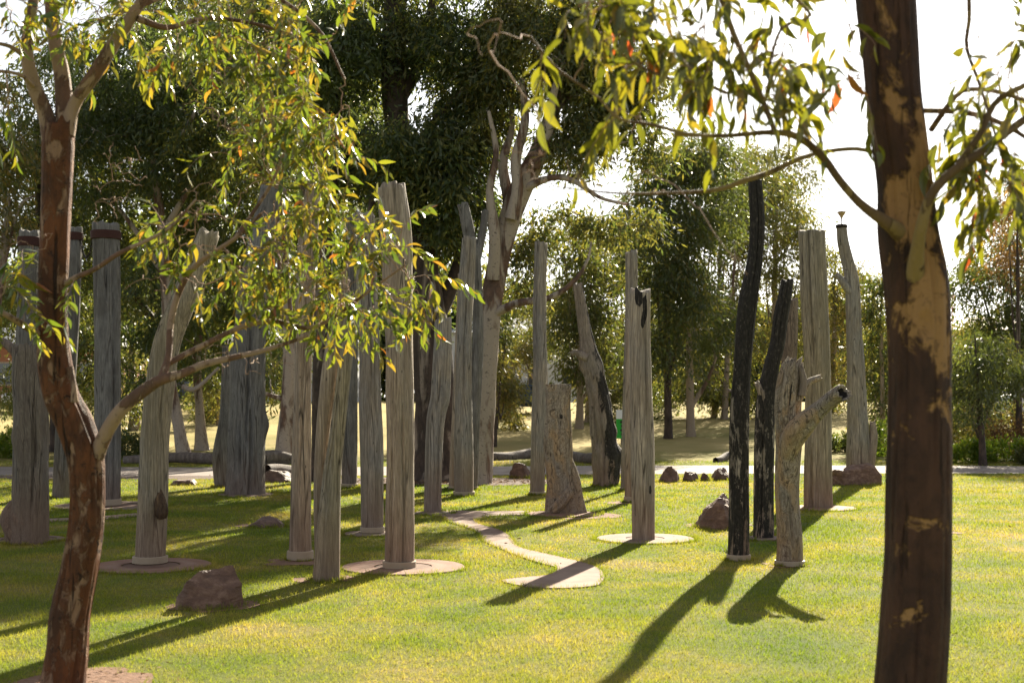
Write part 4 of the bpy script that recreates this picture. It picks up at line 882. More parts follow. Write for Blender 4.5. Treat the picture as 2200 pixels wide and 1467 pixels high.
def gum(label, trunk, limbs, lobes, d, bark, leafmat, clump_r=0.45, per=70, leaf=0.2, cat='tree', name='gum_tree', group='gum trees behind the lawn', hang=0.8, flare=0.35, lump=0.1):
    """trunk: (px, py, half px) from the foot up; the foot sits on the ground at depth d"""
    x0 = LX(trunk[0][0], d); g0 = float(gz(x0, d)); root = empty(name, (x0, d, g0)); tag(root, label, cat, group)
    py0 = HZ - (g0 - EYE) / d * F
    tr = [(trunk[0][0], py0 + 6, trunk[0][2])] + [t for t in trunk[1:]]
    P = [(*U(a, b_, d), h / F * d) for a, b_, h in tr]
    link('trunk', shaft_mesh('trunk', P, bark, abs(hash(label)) % 1 + len(label) * 7, segs=26, step=0.12, lump=lump, groove=0.05, off=root.location, base_flare=flare), root)
    nodes = [spline(P, 30)[12:, :3]]
    for q, l in enumerate(limbs):
        Pl = [(*U(a, b_, d + dd), h / F * d) for a, b_, dd, h in l]
        link('limb', shaft_mesh('limb', Pl, bark, 300 + q, segs=12, step=0.15, lump=0.1, off=root.location, jag=0), root)
        nodes.append(spline(Pl, 24)[:, :3])
    nodes = np.vstack(nodes); tb = TB()
    if lobes: crown(root, lobes, nodes, leafmat, clump_r, per, leaf, tb, hang)
    if tb.V:
        o = link('twigs', tb.mesh('twigs', bark, root.location), root); tag(o, kind='stuff')
    return root

# dense dark trees on the left
gum('old gum with leaning dark-footed trunk seen right of the leaning pole', [(400, 0, 17), (392, 960, 14), (378, 880, 12), (366, 820, 12), (360, 700, 11), (350, 520, 10), (330, 350, 8), (310, 180, 5)],
    [[(360, 600, 0, 8), (280, 480, 0.5, 5), (200, 380, 1, 3)], [(350, 500, 0, 8), (420, 380, -0.5, 5), (480, 250, -1, 3)], [(392, 830, 0, 6), (420, 835, 0, 5), (470, 790, 0.3, 3)]],
    [(300, 150, 36, 170, 130, 2, 46), (230, 330, 36, 110, 110, 1.8, 30), (420, 280, 36, 130, 130, 2, 36), (330, 620, 37.5, 120, 130, 1.5, 22), (340, 760, 38, 110, 80, 1.5, 14)], 36, B_GUM, L_DARK, 0.5, 150, 0.21)
gum('straight pale-trunked gum between the leaning pole and the broad trunk', [(434, 0, 15), (431, 930, 12), (427, 860, 9), (424, 800, 9), (430, 650, 8), (440, 500, 7), (450, 330, 5)],
    [[(428, 700, 0, 6), (500, 600, 1, 4), (560, 500, 1, 2)], [(440, 480, 0, 5), (380, 380, 0.5, 3)]],
    [(470, 420, 40, 130, 120, 2, 32), (520, 600, 41, 90, 110, 1.5, 18), (440, 720, 41, 110, 90, 1.5, 18), (560, 760, 42, 90, 60, 1.2, 12), (470, 200, 40, 150, 150, 2, 34)], 40, B_GUM, L_DARK, 0.5, 150, 0.21)
gum('thick pale trunk with dark flecks left of the pale tan pole', [(613, 0, 25), (614, 950, 21), (618, 870, 16), (622, 780, 14), (610, 600, 13), (600, 450, 12), (590, 300, 10), (600, 150, 7)],
    [[(600, 420, 0, 10), (500, 280, -0.5, 6), (430, 240, -0.8, 5), (390, 290, -1, 3)], [(596, 330, 0, 8), (680, 200, 0.5, 5)], [(590, 260, 0, 7), (520, 120, 0, 4)], [(618, 860, 0, 6), (570, 845, -0.3, 4), (540, 830, -0.6, 2)]],
    [(560, 100, 34, 150, 130, 2, 46), (700, 130, 35, 110, 150, 1.8, 40), (480, 300, 35, 120, 100, 1.6, 20), (650, 350, 35, 120, 110, 1.8, 26), (590, 800, 37, 70, 60, 1.2, 10)], 35, B_GUM, L_DARK, 0.5, 150, 0.2)
gum('shaded gum at far left behind the banded poles', [(120, 0, 14), (118, 850, 11), (110, 700, 10), (90, 520, 9), (80, 350, 7), (90, 200, 5)],
    [[(100, 600, 0, 7), (30, 480, 0, 4)], [(85, 400, 0, 6), (160, 280, 0, 3)]],
    [(120, 200, 39, 130, 130, 2, 30), (60, 400, 39, 100, 110, 2, 22), (180, 520, 40, 110, 120, 1.8, 26), (60, 650, 40, 90, 110, 1.5, 22), (180, 760, 41, 100, 80, 1.5, 22), (40, 820, 41, 80, 60, 1.2, 12)], 39, B_DARK, L_DARK, 0.5, 150, 0.21)
gum('thin golden-leaved gum at the far left edge', [(-30, 0, 12), (-20, 800, 9), (0, 600, 8), (20, 430, 5)], [[(0, 600, 0, 6), (40, 450, 0, 3), (75, 420, 0, 2)]],
    [(20, 330, 33, 50, 70, 1.3, 9), (10, 470, 33, 60, 50, 1.3, 9), (-40, 250, 33, 70, 120, 1.5, 16)], 33, B_GUM, L_GOLD, 0.45, 110, 0.2)
gum('broad dense dark gum closing the view behind the left poles', [(330, 0, 18), (335, 850, 14), (345, 700, 12), (380, 500, 10), (400, 300, 8)],
    [[(340, 700, 0, 9), (230, 560, 0, 5)], [(370, 560, 0, 9), (520, 420, 0, 5)], [(390, 400, 0, 8), (280, 250, 0, 4)]],
    [(280, 250, 44, 130, 110, 2, 34), (420, 200, 44, 130, 120, 2, 36), (560, 280, 44, 120, 120, 2, 34), (700, 200, 44, 110, 150, 2, 34), (330, 430, 44, 140, 110, 2, 34), (520, 480, 44, 130, 110, 2, 30), (680, 460, 44, 120, 110, 2, 26), (200, 620, 45, 120, 110, 2, 24), (380, 640, 45, 120, 100, 2, 24), (600, 660, 45, 120, 100, 2, 22), (760, 640, 45, 90, 110, 2, 18), (150, 380, 44, 90, 110, 2, 20), (820, 420, 44, 80, 110, 2, 18), (440, 30, 44, 220, 80, 2, 40)], 44, B_DARK, L_DARK, 0.6, 130, 0.25)
# trunk showing between the front poles, and the giant
gum('blue-grey trunk with a black scar behind the pale tan pole', [(690, 0, 24), (690, 950, 21), (690, 850, 20), (692, 700, 18), (700, 520, 16), (715, 350, 13), (730, 200, 9)],
    [[(700, 500, 0, 10), (640, 380, 0, 6)], [(712, 380, 0, 9), (800, 260, 0.5, 5)]],
    [(720, 120, 27, 130, 110, 1.6, 36), (640, 220, 27, 110, 120, 1.5, 26), (800, 330, 28, 90, 90, 1.2, 20), (740, 560, 29, 80, 90, 1, 12)], 27, B_DARK, L_DARK, 0.42, 150, 0.17)
gum('giant rough-barked gum behind the centre poles, trunk broadest at its foot', [(948, 0, 62), (944, 950, 54), (938, 850, 47), (928, 740, 42), (915, 640, 38), (895, 520, 34), (872, 400, 31), (852, 260, 28), (848, 120, 26), (850, -40, 22)],
    [[(925, 700, 0, 24), (975, 600, 0.3, 16), (1005, 470, 0.5, 12), (985, 350, 0.8, 8)], [(852, 230, 0, 15), (905, 130, 0, 12), (930, 0, 0, 9)], [(870, 350, 0, 13), (950, 240, -0.4, 7), (1000, 190, -0.6, 4)], [(856, 330, 0, 14), (820, 390, -0.6, 9), (800, 430, -0.8, 7), (790, 480, -.8, 4)], [(850, 180, 0, 12), (780, 80, 0, 6)], [(905, 600, 0, 14), (850, 520, 0.6, 8), (800, 500, 0.8, 4)]],
    [(800, 60, 27.5, 150, 90, 1.6, 40), (980, 110, 27.5, 130, 110, 1.6, 46), (900, 330, 26.5, 120, 80, 1.2, 42), (960, 430, 27, 100, 90, 1.3, 34), (1010, 290, 27.5, 90, 90, 1.2, 22), (900, 480, 28, 110, 80, 1.2, 22), (760, 330, 28, 70, 80, 1, 14), (870, 620, 29, 100, 90, 1, 16), (980, -120, 27.5, 200, 100, 1.6, 30), (740, -100, 27.5, 200, 100, 1.6, 30)], 27.3, B_DARK, L_DARK, 0.40, 170, 0.17)
gum('tall cream-barked gum leaning right behind the forked pole', [(1026, 0, 30), (1038, 900, 26), (1044, 780, 24), (1054, 660, 23), (1072, 560, 23), (1095, 470, 24), (1122, 400, 24), (1160, 320, 19), (1190, 230, 15), (1205, 150, 12), (1215, 60, 8)],
    [[(1072, 600, 0, 16), (1088, 500, 0.2, 14), (1092, 430, 0.3, 13), (1080, 350, 0.3, 11), (1100, 270, 0.5, 7), (1090, 150, 0.5, 4)], [(1120, 410, -0.1, 10), (1180, 383, -0.3, 7), (1230, 388, -0.5, 6), (1290, 425, -0.8, 4), (1350, 440, -1, 3)],
     [(1100, 470, -0.3, 16), (1112, 410, -0.4, 13), (1108, 340, -0.4, 11), (1128, 260, -0.4, 9), (1120, 170, -0.4, 6)], [(1060, 600, -0.2, 15), (1062, 500, -0.4, 12), (1052, 410, -0.4, 9), (1066, 330, -.4, 7), (1050, 240, -.4, 4)], [(1150, 360, -0.2, 12), (1176, 290, -0.4, 10), (1190, 200, -0.5, 8), (1212, 130, -0.5, 5)],
     [(1050, 680, 0, 11), (1110, 652, -0.3, 9), (1180, 640, -0.5, 7), (1232, 606, -0.6, 5), (1262, 560, -0.6, 3), (1270, 520, -.5, 2)],
     [(1150, 340, 0, 9), (1230, 300, 0.4, 5), (1330, 210, 0.6, 3)], [(1190, 240, 0, 9), (1240, 190, 0.3, 6), (1310, 120, 0.6, 4)], [(1240, 385, 0, 4), (1280, 330, 0, 3), (1390, 290, 0.3, 2)]],
    [(1130, 120, 26, 120, 110, 1.3, 44), (1280, 150, 26.5, 110, 80, 1.2, 34), (1270, 40, 26.5, 90, 60, 1.0, 22), (1390, 180, 26.8, 70, 36, 0.7, 12), (1230, 290, 26.3, 90, 70, 1.0, 22), (1040, 230, 26.8, 60, 100, 1.0, 14), (1340, 240, 26.5, 80, 50, 0.9, 12), (1400, 320, 26.8, 50, 30, 0.6, 5), (1190, 470, 27.2, 70, 40, 0.7, 6), (1120, 560, 27, 60, 70, 0.8, 9), (1150, 0, 26, 120, 70, 1.2, 26), (1110, -140, 26, 120, 90, 1.2, 16), (1330, 470, 26.8, 90, 30, 0.7, 8)], 26.0, B_GUM, L_MID, 0.36, 150, 0.16)

# the trees on the bank, middle distance
def bank_gum(px, d, top, hw, label, mat, lob, bark=B_FAR, lean=0, n=140, leaf=0.24, clump=0.68, fork=None):
    y_f = HZ - (float(gz(LX(px, d), d)) - EYE) / d * F
    m = top + (y_f - top) * 0.25
    tr = [(px, 0, hw), (px + lean * 0.2, y_f - (y_f - top) * 0.25, hw * 0.75), (px + lean * 0.5, y_f - (y_f - top) * 0.5, hw * 0.55), (px + lean * 0.8, m, hw * 0.35), (px + lean, top + 20, hw * 0.15)]
    limbs = [] if not fork else [[(px + lean * 0.1, y_f - fork[0], 0, hw * 0.6), (px + fork[1] * 0.6, y_f - fork[0] - fork[2] * 0.5, 0, hw * 0.45), (px + fork[1], y_f - fork[0] - fork[2], 0, hw * 0.25)]]
    for (a, b_, rx, ry, k) in lob[:4]: limbs.append([(px + lean * 0.5, min(y_f - 60, (y_f + b_) / 2 + 40), 0, hw * 0.4), ((px + a) / 2 + lean * 0.3, (b_ + y_f) / 2 - 20, 0.2, hw * 0.25), (a, b_, 0, hw * 0.12)])
    return gum(label, tr, limbs, [(a, b_, d + rng.uniform(-1.5, 1.5), rx, ry, 1.8, int(k * 1.5)) for (a, b_, rx, ry, k) in lob], d, bark, mat, clump, n, leaf, group='gum trees on the grassy bank')
bank_gum(1245, 52, 430, 9, 'slender pale gum on the bank just right of the carved slab', L_MID, [(1210, 520, 70, 60, 9), (1270, 600, 70, 80, 12), (1220, 720, 80, 70, 12), (1290, 760, 60, 60, 8)], lean=10)
bank_gum(1262, 56, 500, 7, 'thinner dark trunk standing close beside the slender pale gum', L_GOLD, [(1300, 560, 70, 70, 10), (1230, 640, 60, 60, 8), (1310, 820, 60, 50, 7)], lean=30)
bank_gum(1436, 47, 300, 9, 'dark-trunked gum on the bank immediately right of the marked pole', L_MID, [(1440, 360, 80, 60, 12), (1400, 450, 80, 70, 12), (1410, 560, 80, 70, 12), (1470, 620, 70, 70, 11), (1430, 740, 60, 60, 8)], lean=-10, bark=B_DARK)
bank_gum(1484, 48, 330, 10, 'pale V-forked gum on the bank in the open gap left of the charred poles', L_MID, [(1500, 330, 80, 50, 11), (1540, 430, 80, 80, 13), (1470, 480, 70, 60, 9), (1480, 560, 60, 70, 9), (1530, 700, 60, 60, 9)], lean=-10, fork=(60, 55, 110))
bank_gum(1535, 60, 300, 7, 'thin straight gum left of the tallest charred pole, further back', L_GOLD, [(1560, 360, 90, 60, 14), (1600, 460, 90, 80, 16), (1550, 600, 80, 80, 12), (1580, 720, 90, 60, 11)], lean=20)
bank_gum(1556, 58, 420, 7, 'gum trunk nearest the tallest charred pole on its left', L_MID, [(1640, 420, 80, 70, 13), (1540, 800, 80, 60, 12), (1600, 850, 70, 40, 8), (1500, 810, 60, 50, 8)], lean=30)
bank_gum(1660, 63, 320, 9, 'gum behind the two charred poles with a broad golden crown', L_GOLD, [(1660, 360, 100, 60, 14), (1690, 440, 90, 70, 14), (1640, 540, 90, 80, 15), (1720, 560, 80, 90, 14), (1690, 720, 90, 70, 13)], lean=10)
bank_gum(1790, 66, 520, 8, 'low golden gum behind the fat straight pole', L_GOLD, [(1800, 600, 70, 60, 11), (1780, 700, 70, 70, 12), (1860, 680, 50, 70, 9), (1800, 820, 70, 70, 12)], lean=5)
bank_gum(1896, 45, 575, 6, 'narrow feathery sapling just left of the big dark foreground trunk', L_MID, [(1895, 640, 26, 60, 9), (1890, 740, 34, 60, 10), (1880, 850, 34, 50, 8)], lean=-2, leaf=0.2, clump=0.45)
bank_gum(1062, 43, 700, 5, 'leftmost of three young thin gums on the open bank', L_GOLD, [(1060, 760, 40, 40, 9), (1085, 830, 34, 30, 6)], lean=25, bark=B_DARK, leaf=0.18, clump=0.45)
bank_gum(1036, 45, 640, 5, 'young thin dark gum beside the forked pole foot', L_MID, [(1060, 700, 34, 40, 7), (1070, 640, 34, 40, 6)], lean=20, bark=B_DARK, leaf=0.18, clump=0.45)
bank_gum(1066, 52, 730, 4.5, 'youngest bushy gum on the bank, right of its two neighbours', L_GOLD, [(1072, 870, 34, 30, 8), (1100, 900, 24, 16, 3), (1110, 760, 40, 40, 6)], lean=4, bark=B_DARK, leaf=0.18, clump=0.4)
bank_gum(1350, 62, 480, 8, 'gum filling the space behind the two slim rear poles', L_GOLD, [(1330, 540, 80, 70, 13), (1390, 620, 80, 80, 13), (1340, 760, 80, 70, 12), (1400, 820, 70, 50, 9)], lean=-5)
bank_gum(1150, 66, 540, 7, 'tree with a ragged crown seen between the slim pole and the leaning cream gum', L_MID, [(1130, 640, 60, 50, 9), (1180, 700, 60, 60, 9), (1110, 720, 40, 40, 5)], lean=5)
bank_gum(510, 60, 640, 8, 'background gum seen under the low branch of the foreground tree', L_MID, [(480, 800, 70, 60, 10), (560, 800, 60, 50, 8), (440, 860, 50, 40, 6)], lean=5)
bank_gum(470, 52, 760, 6, 'bushy sapling with low leaves left of the broad trunk', L_GOLD, [(462, 890, 30, 40, 8), (450, 840, 40, 40, 6)], lean=0, leaf=0.2, clump=0.45)
bank_gum(290, 48, 700, 13, 'pale trunk visible just left of the leaning pole', L_MID, [(270, 780, 60, 60, 8), (240, 840, 50, 50, 6)], lean=-10, bark=B_GUM)
# right side
bank_gum(2112, 33.8, 700, 8, 'small upright gum with a dark round crown on the right', L_MID, [(2100, 770, 60, 50, 15), (2150, 800, 50, 50, 10), (2080, 850, 40, 40, 7)], lean=-18, bark=B_DARK, leaf=0.16, clump=0.36)
bank_gum(2215, 44, 380, 12, 'large gum at the right edge spreading over the far fence', L_MID, [(2180, 560, 90, 90, 20), (2140, 700, 80, 60, 13), (2210, 700, 70, 70, 12), (2100, 600, 50, 60, 8), (2230, 420, 80, 80, 12)], lean=-10, bark=B_DARK, leaf=0.2, clump=0.55)
bank_gum(2190, 40, 420, 8, 'bronze-leaved tree at the right edge behind the hanging gum leaves', L_BRONZE, [(2165, 440, 60, 60, 12), (2190, 560, 60, 60, 10)], lean=-5, bark=B_DARK, leaf=0.14, clump=0.5, n=110)
bank_gum(2060, 50, 760, 7, 'low golden-green tree just right of the big dark foreground trunk', L_GOLD, [(2060, 820, 50, 60, 13), (2050, 930, 40, 40, 8), (2075, 720, 50, 50, 6)], lean=5, leaf=0.2, clump=0.5)

# shrubs
def shrub(px, d, w_, h_, label, mat, n=26, per=120, leaf=0.10, name='shrub', group='shrubs beyond the gravel walk'):
    x = LX(px, d); g0 = float(gz(x, d)); root = empty(name, (x, d, g0)); tag(root, label, 'shrub', group)
    tg = in_ell((x, d, g0 + h_ * 0.45), (w_ / 2, w_ * 0.35, h_ * 0.5), n, 0.3); tg[:, 2] = np.maximum(tg[:, 2], g0 + 0.08)
    tb = TB(); grow([(x + dx, d, g0) for dx in np.linspace(-w_ * 0.3, w_ * 0.3, 5)], tg, tb, 0.004, 0.05, 4, 0.02)
    m = len(tg) * per; c = np.repeat(tg, per, 0); g_ = rng.normal(size=(m, 3)); pos = c + g_ * min(w_, h_) * 0.13
    pos[:, 2] = np.maximum(pos[:, 2], g0 + 0.02); D = g_ * 0.5 + rng.normal(size=(m, 3)) * 0.5; D[:, 2] += 0.6
    ln = leaf * rng.uniform(0.6, 1.3, m)
    V, Q, A = diamond_leaves(pos, D, rng.normal(size=(m, 3)), ln, ln * 0.2, np.clip(rng.random(m), 0, 0.97), root.location)
    tag(link('foliage', mk_mesh('foliage', V, [Q], [mat], False, {'rnd': A}), root), kind='stuff')
    tag(link('stems', tb.mesh('stems', B_TWIG, root.location), root), kind='stuff')
shrub(2082, 35.2, 1.3, 0.62, 'bright green rounded shrub left of the small upright gum', L_SHRUB)
shrub(2158, 35.6, 1.5, 0.60, 'bright green shrub just right of the small upright gum', L_SHRUB)
shrub(2215, 34.4, 0.9, 0.42, 'small grey-green shrub at the right edge beside the gravel', L_MID)
shrub(1965, 36, 1.6, 0.8, 'green shrub hidden partly by the big dark foreground trunk', L_SHRUB)
shrub(1900, 38, 1.4, 1.0, 'leafy shrub right of the twisted pole', L_SHRUB)
shrub(1808, 40, 1.3, 0.55, 'dark low shrub between the fat straight pole and the twisted one', L_DARK)
shrub(2185, 40, 1.8, 1.3, 'tall reddish-green shrub at the far right on the bank', L_BRONZE, 30)
shrub(2150, 43, 2.2, 1.5, 'olive shrub on the bank below the parked silver car', L_GOLD, 34)
shrub(2070, 41, 1.8, 1.5, 'golden shrub on the bank behind the bright green one', L_GOLD, 34)
shrub(2110, 48, 2.4, 1.6, 'dark shrub in front of the far fence', L_DARK, 34)
shrub(2010, 44, 2.4, 1.8, 'mid-green shrub behind the big dark foreground trunk', L_MID, 34)
shrub(28, 37, 1.4, 0.7, 'green clump of foliage behind the burl-footed stump', L_SHRUB)
shrub(270, 37, 1.2, 0.7, 'dark green clump just right of the thick blue-grey pole', L_DARK)
shrub(1330, 56, 3.0, 1.6, 'grey-green bush behind the leaning burnt trunk', L_MID, 34)
shrub(1400, 58, 2.6, 1.5, 'dark bush seen right of the marked pole on the bank', L_DARK, 34)

# far masses of trees
def far_wood(x0, x1, d, hmin, hmax, mat, n, leaf, seed, per=90):
    rg = np.random.default_rng(seed); x = rg.uniform(x0, x1, n); y = d + rg.uniform(-3, 3, n)
    top = hmin + (hmax - hmin) * (0.5 + 0.5 * vnoise(np.stack([x * 0.12, x * 0, x * 0], -1), seed)) + 1.0 * vnoise(np.stack([x * 0.5, x * 0, x * 0], -1), seed + 1)
    z = 1.6 + rg.random(n) ** 0.8 * (top - 1.2); c = np.repeat(np.stack([x, y, z], -1), per, 0); m = len(c)
    g_ = rg.normal(size=(m, 3)); pos = c + g_ * np.array([1.1, 1.1, 0.8]); pos[:, 2] = np.maximum(pos[:, 2], gz(pos[:, 0], pos[:, 1]) + 0.3)
    D = rg.normal(size=(m, 3)) * 0.6; D[:, 2] -= 0.7; ln = leaf * rg.uniform(0.6, 1.3, m); var = np.clip(np.repeat(rg.random(n), per) * 0.6 + rg.random(m) * 0.4, 0, .97)
    V, Q, A = diamond_leaves(pos, D, rg.normal(size=(m, 3)), ln, ln * 0.16, var, (0, 0, 0))
    tag(link('treeline', mk_mesh('treeline', V, [Q], [mat], False, {'rnd': A})), 'far line of trees closing the view behind the bank', 'treeline', None, 'stuff')
far_wood(-46, 0, 92, 9, 15, L_DARK, 640, 0.75, 1)
far_wood(-2, 28, 104, 8, 12.5, L_MID, 520, 0.7, 2)
far_wood(24, 50, 98, 5, 8, L_MID, 300, 0.7, 3)

# ------------------------------------------------------------------ grass blades
def inside(x, y, poly):
    poly = np.asarray(poly); res = np.zeros(len(x), bool); xj, yj = poly[-1]
    mn = poly.min(0); mx = poly.max(0); s = (x > mn[0]) & (x < mx[0]) & (y > mn[1]) & (y < mx[1])
    if not s.any(): return res
    xs, ys = x[s], y[s]; r = np.zeros(len(xs), bool)
    for xi, yi in poly:
        if yi != yj:
            r ^= ((yi > ys) != (yj > ys)) & (xs < (xj - xi) * (ys - yi) / (yj - yi) + xi)
        xj, yj = xi, yi
    res[s] = r; return res
def grass():
    N = 760000
    # density falls with distance; stay a little wider than the view
    u = rng.random(N); y = 5.2 * (36.0 / 5.2) ** (u ** 0.95); hw = y * 0.44 + 1.5; x = rng.uniform(-1, 1, N) * hw
    keep = np.ones(N, bool)
    jx = x + 0.035 * fbm(np.stack([x * 9, y * 9, x * 0], -1), 3, 2); jy = y + 0.035 * fbm(np.stack([x * 9, y * 9, x * 0 + 5], -1), 8, 2)
    for p in EXCL_POLY: keep &= ~inside(jx, jy, p)
    for (cx, cy_, r) in EXCL_CIRC: keep &= ((jx - cx)**2 + (jy - cy_)**2) > (r * 0.985)**2
    th = vnoise(np.stack([x * 2.3, y * 2.3, x * 0], -1), 77); keep &= rng.random(N) > (0.25 - 0.35 * th)
    x, y = x[keep], y[keep]; n0 = len(x)
    ex, ey = [], []
    for (cx, cy_, r) in EXCL_CIRC:
        k = int(260 + 1500 * r * min(1, 12 / cy_)); a_ = rng.uniform(0, 2 * pi, k); rr_ = r + np.abs(rng.normal(size=k)) * 0.03 + 0.012
        nn_ = vnoise(np.stack([np.cos(a_) * 3, np.sin(a_) * 3, a_ * 0 + cx], -1), 9); s_ = nn_ > -0.35
        ex.append((cx + rr_ * np.cos(a_))[s_]); ey.append((cy_ + rr_ * np.sin(a_))[s_])
    for p in EXCL_POLY[:2]:
        p = np.asarray(p); q = np.roll(p, -1, 0)
        for t_ in range(12):
            u_ = rng.random(len(p))[:, None]; e = p + (q - p) * u_; ex.append(e[:, 0] + rng.normal(size=len(p)) * 0.018); ey.append(e[:, 1] + rng.normal(size=len(p)) * 0.018)
    ex = np.concatenate(ex); ey = np.concatenate(ey); kk = np.ones(len(ex), bool)
    for (cx, cy_, r) in EXCL_CIRC: kk &= ((ex - cx)**2 + (ey - cy_)**2) > r * r
    x = np.r_[x, ex[kk]]; y = np.r_[y, ey[kk]]; n = len(x); z = gz(x, y)
    sc = np.clip(y / 9, 0.75, 3.2); h = 0.023 * rng.uniform(0.55, 1.5, n) * (0.8 + 0.2 * sc) * (1 + 0.3 * vnoise(np.stack([x * 1.4, y * 1.4, x * 0], -1), 5))
    h[n0:] *= 1.7
    wd = 0.0026 * sc * rng.uniform(0.7, 1.3, n)
    a = rng.uniform(0, 2 * pi, n); ax = np.cos(a) * wd; ay = np.sin(a) * wd
    l = rng.uniform(0.2, 1.0, n) * h; b_ = rng.uniform(0, 2 * pi, n)
    P = np.stack([np.stack([x - ax, y - ay, z - 0.002], -1), np.stack([x + ax, y + ay, z - 0.002], -1), np.stack([x + np.cos(b_) * l, y + np.sin(b_) * l, z + h], -1)], 1)
    me = mk_mesh('grass', P.reshape(-1, 3), [np.arange(n * 3).reshape(-1, 3)], [M_GRASS], False, {'rnd': np.repeat(rng.random(n), 3)})
    tag(link('grass', me), 'short mown turf covering the lawn', 'grass', None, 'stuff')
grass()
# fallen leaves on the lawn, chips on the mulch
def litter():
    n = 900; y = rng.uniform(5.5, 30, n); x = rng.uniform(-1, 1, n) * y * 0.43
    c = blob(*[(p) for p in ((LX(950, 26.5)), 26.9)], 2.2, 1.4, 4)
    m = 1500; x = np.r_[x, LX(950, 26.5) + rng.normal(size=m) * 1.2, G(190, 1460)[0] + rng.normal(size=200) * 0.35, G(530, 1290)[0] + rng.normal(size=80) * 0.2]; y = np.r_[y, 26.6 + rng.normal(size=m) * 0.6, 7.4 + rng.normal(size=200) * 0.3, G(530, 1290)[1] + rng.normal(size=80) * 0.12]
    n = len(x); pos = np.stack([x, y, gz(x, y) + rng.uniform(0.016, 0.034, n)], -1)
    D = rng.normal(size=(n, 3)); D[:, 2] *= 0.15; NN = rng.normal(size=(n, 3)) * 0.3; NN[:, 2] += 1; ln = rng.uniform(0.02, 0.055, n) * np.clip(y / 12, 0.8, 2)
    V, Q, A = diamond_leaves(pos, D, NN, ln, ln * 0.17, np.clip(rng.random(n), 0, .97), (0, 0, 0))
    tag(link('leaf_litter', mk_mesh('leaf_litter', V, [Q], [L_LITTER], False, {'rnd': A})), 'fallen leaves and bark scattered over lawn and mulch', 'leaf litter', None, 'stuff')
litter()

# ------------------------------------------------------------------ far buildings, cars, fence, sign
M_WALL = simple('pale_render_wall', (0.52, 0.52, 0.53), 0.8, 6, 0.06, 0.2)
M_REDROOF = simple('red_roof_sheet', (0.30, 0.06, 0.045), 0.6, 10, 0.15, 0.2)
M_GREYROOF = simple('grey_roof_sheet', (0.22, 0.23, 0.25), 0.5, 10, 0.15, 0.2)
M_BRICK = simple('orange_brick', (0.30, 0.13, 0.07), 0.85, 14, 0.3, 0.4)
m, nt, o = newmat('dark_window_glass'); bsdf(nt, o, (0.03, 0.035, 0.04), 0.08, spec=0.8); M_GLASS = m
def boxv(x0, x1, y0, y1, z0, z1):
    V = np.array([(x, y, z) for z in (z0, z1) for y in (y0, y1) for x in (x0, x1)], float)
    return V, np.array([(0, 2, 3, 1), (4, 5, 7, 6), (0, 1, 5, 4), (2, 6, 7, 3), (0, 4, 6, 2), (1, 3, 7, 5)])
def box(name, x0, x1, y0, y1, z0, z1, mat, parent=None):
    V, Q = boxv(x0, x1, y0, y1, z0, z1); return link(name, mk_mesh(name, V, [Q], [mat], False), parent)
def house(px, d, w_, h_, label, roofmat, wall=None, roof=1.2, nwin=4):
    x = LX(px, d); g0 = float(gz(x, d)); r = empty('building', (x, d, g0)); tag(r, label, 'building')
    box('wall', -w_/2, w_/2, 0, 8, -0.5, h_, wall or M_WALL, r)
    V = np.array([(-w_/2 - .4, -.4, h_), (w_/2 + .4, -.4, h_), (w_/2 + .4, 8.4, h_), (-w_/2 - .4, 8.4, h_), (-w_/2 + 1.5, 4, h_ + roof), (w_/2 - 1.5, 4, h_ + roof)])
    link('roof', mk_mesh('roof', V, [np.array([(0, 1, 5, 4), (2, 3, 4, 5), (0, 3, 2, 1)]), np.array([(1, 2, 5), (3, 0, 4)])], [roofmat], False), r)
    for i in range(nwin):
        cx = -w_/2 + w_ * (i + 0.5) / nwin
        f = box('window', cx - .65, cx + .65, -0.06, 0.02, 1.0, 2.3, M_COLLAR, r); box('pane', cx - .57, cx + .57, -0.075, -0.055, 1.08, 2.22, M_GLASS, f)
house(600, 76, 9, 3.4, 'pale low building behind the left trees', M_GREYROOF)
house(1118, 84, 9, 4.6, 'pale blue-grey building glimpsed between the slim poles and young gums', M_GREYROOF)
r = house(2110, 92, 9, 5.2, 'building with a red roof in the far right background', M_REDROOF, roof=1.2)
house(60, 70, 9, 3.2, 'brick building glimpsed low at the far left between the trunks', M_GREYROOF, M_BRICK)
# mast
x, y, z = U(2042, 690, 95); r = empty('radio_mast', (x, y, float(gz(x, y)))); tag(r, 'thin red lattice mast above the trees at far right', 'mast')
tb = TB(); hh = U(2042, 632, 95)[2] - float(gz(x, y))
for a, b_ in ((-.2, -.2), (.2, -.2), (.2, .2), (-.2, .2)): tb.tube([(a, b_, 0), (a, b_, hh)], 0.05, 0.05, m=5)
for i in range(14):
    z0 = hh * i / 14; z1 = hh * (i + 1) / 14
    tb.tube([(-.2, -.2, z0), (.2, -.2, z1)], 0.03, 0.03, m=4); tb.tube([(.2, .2, z0), (-.2, .2, z1)], 0.03, 0.03, m=4)
link('lattice', tb.mesh('lattice', M_REDROOF), r)
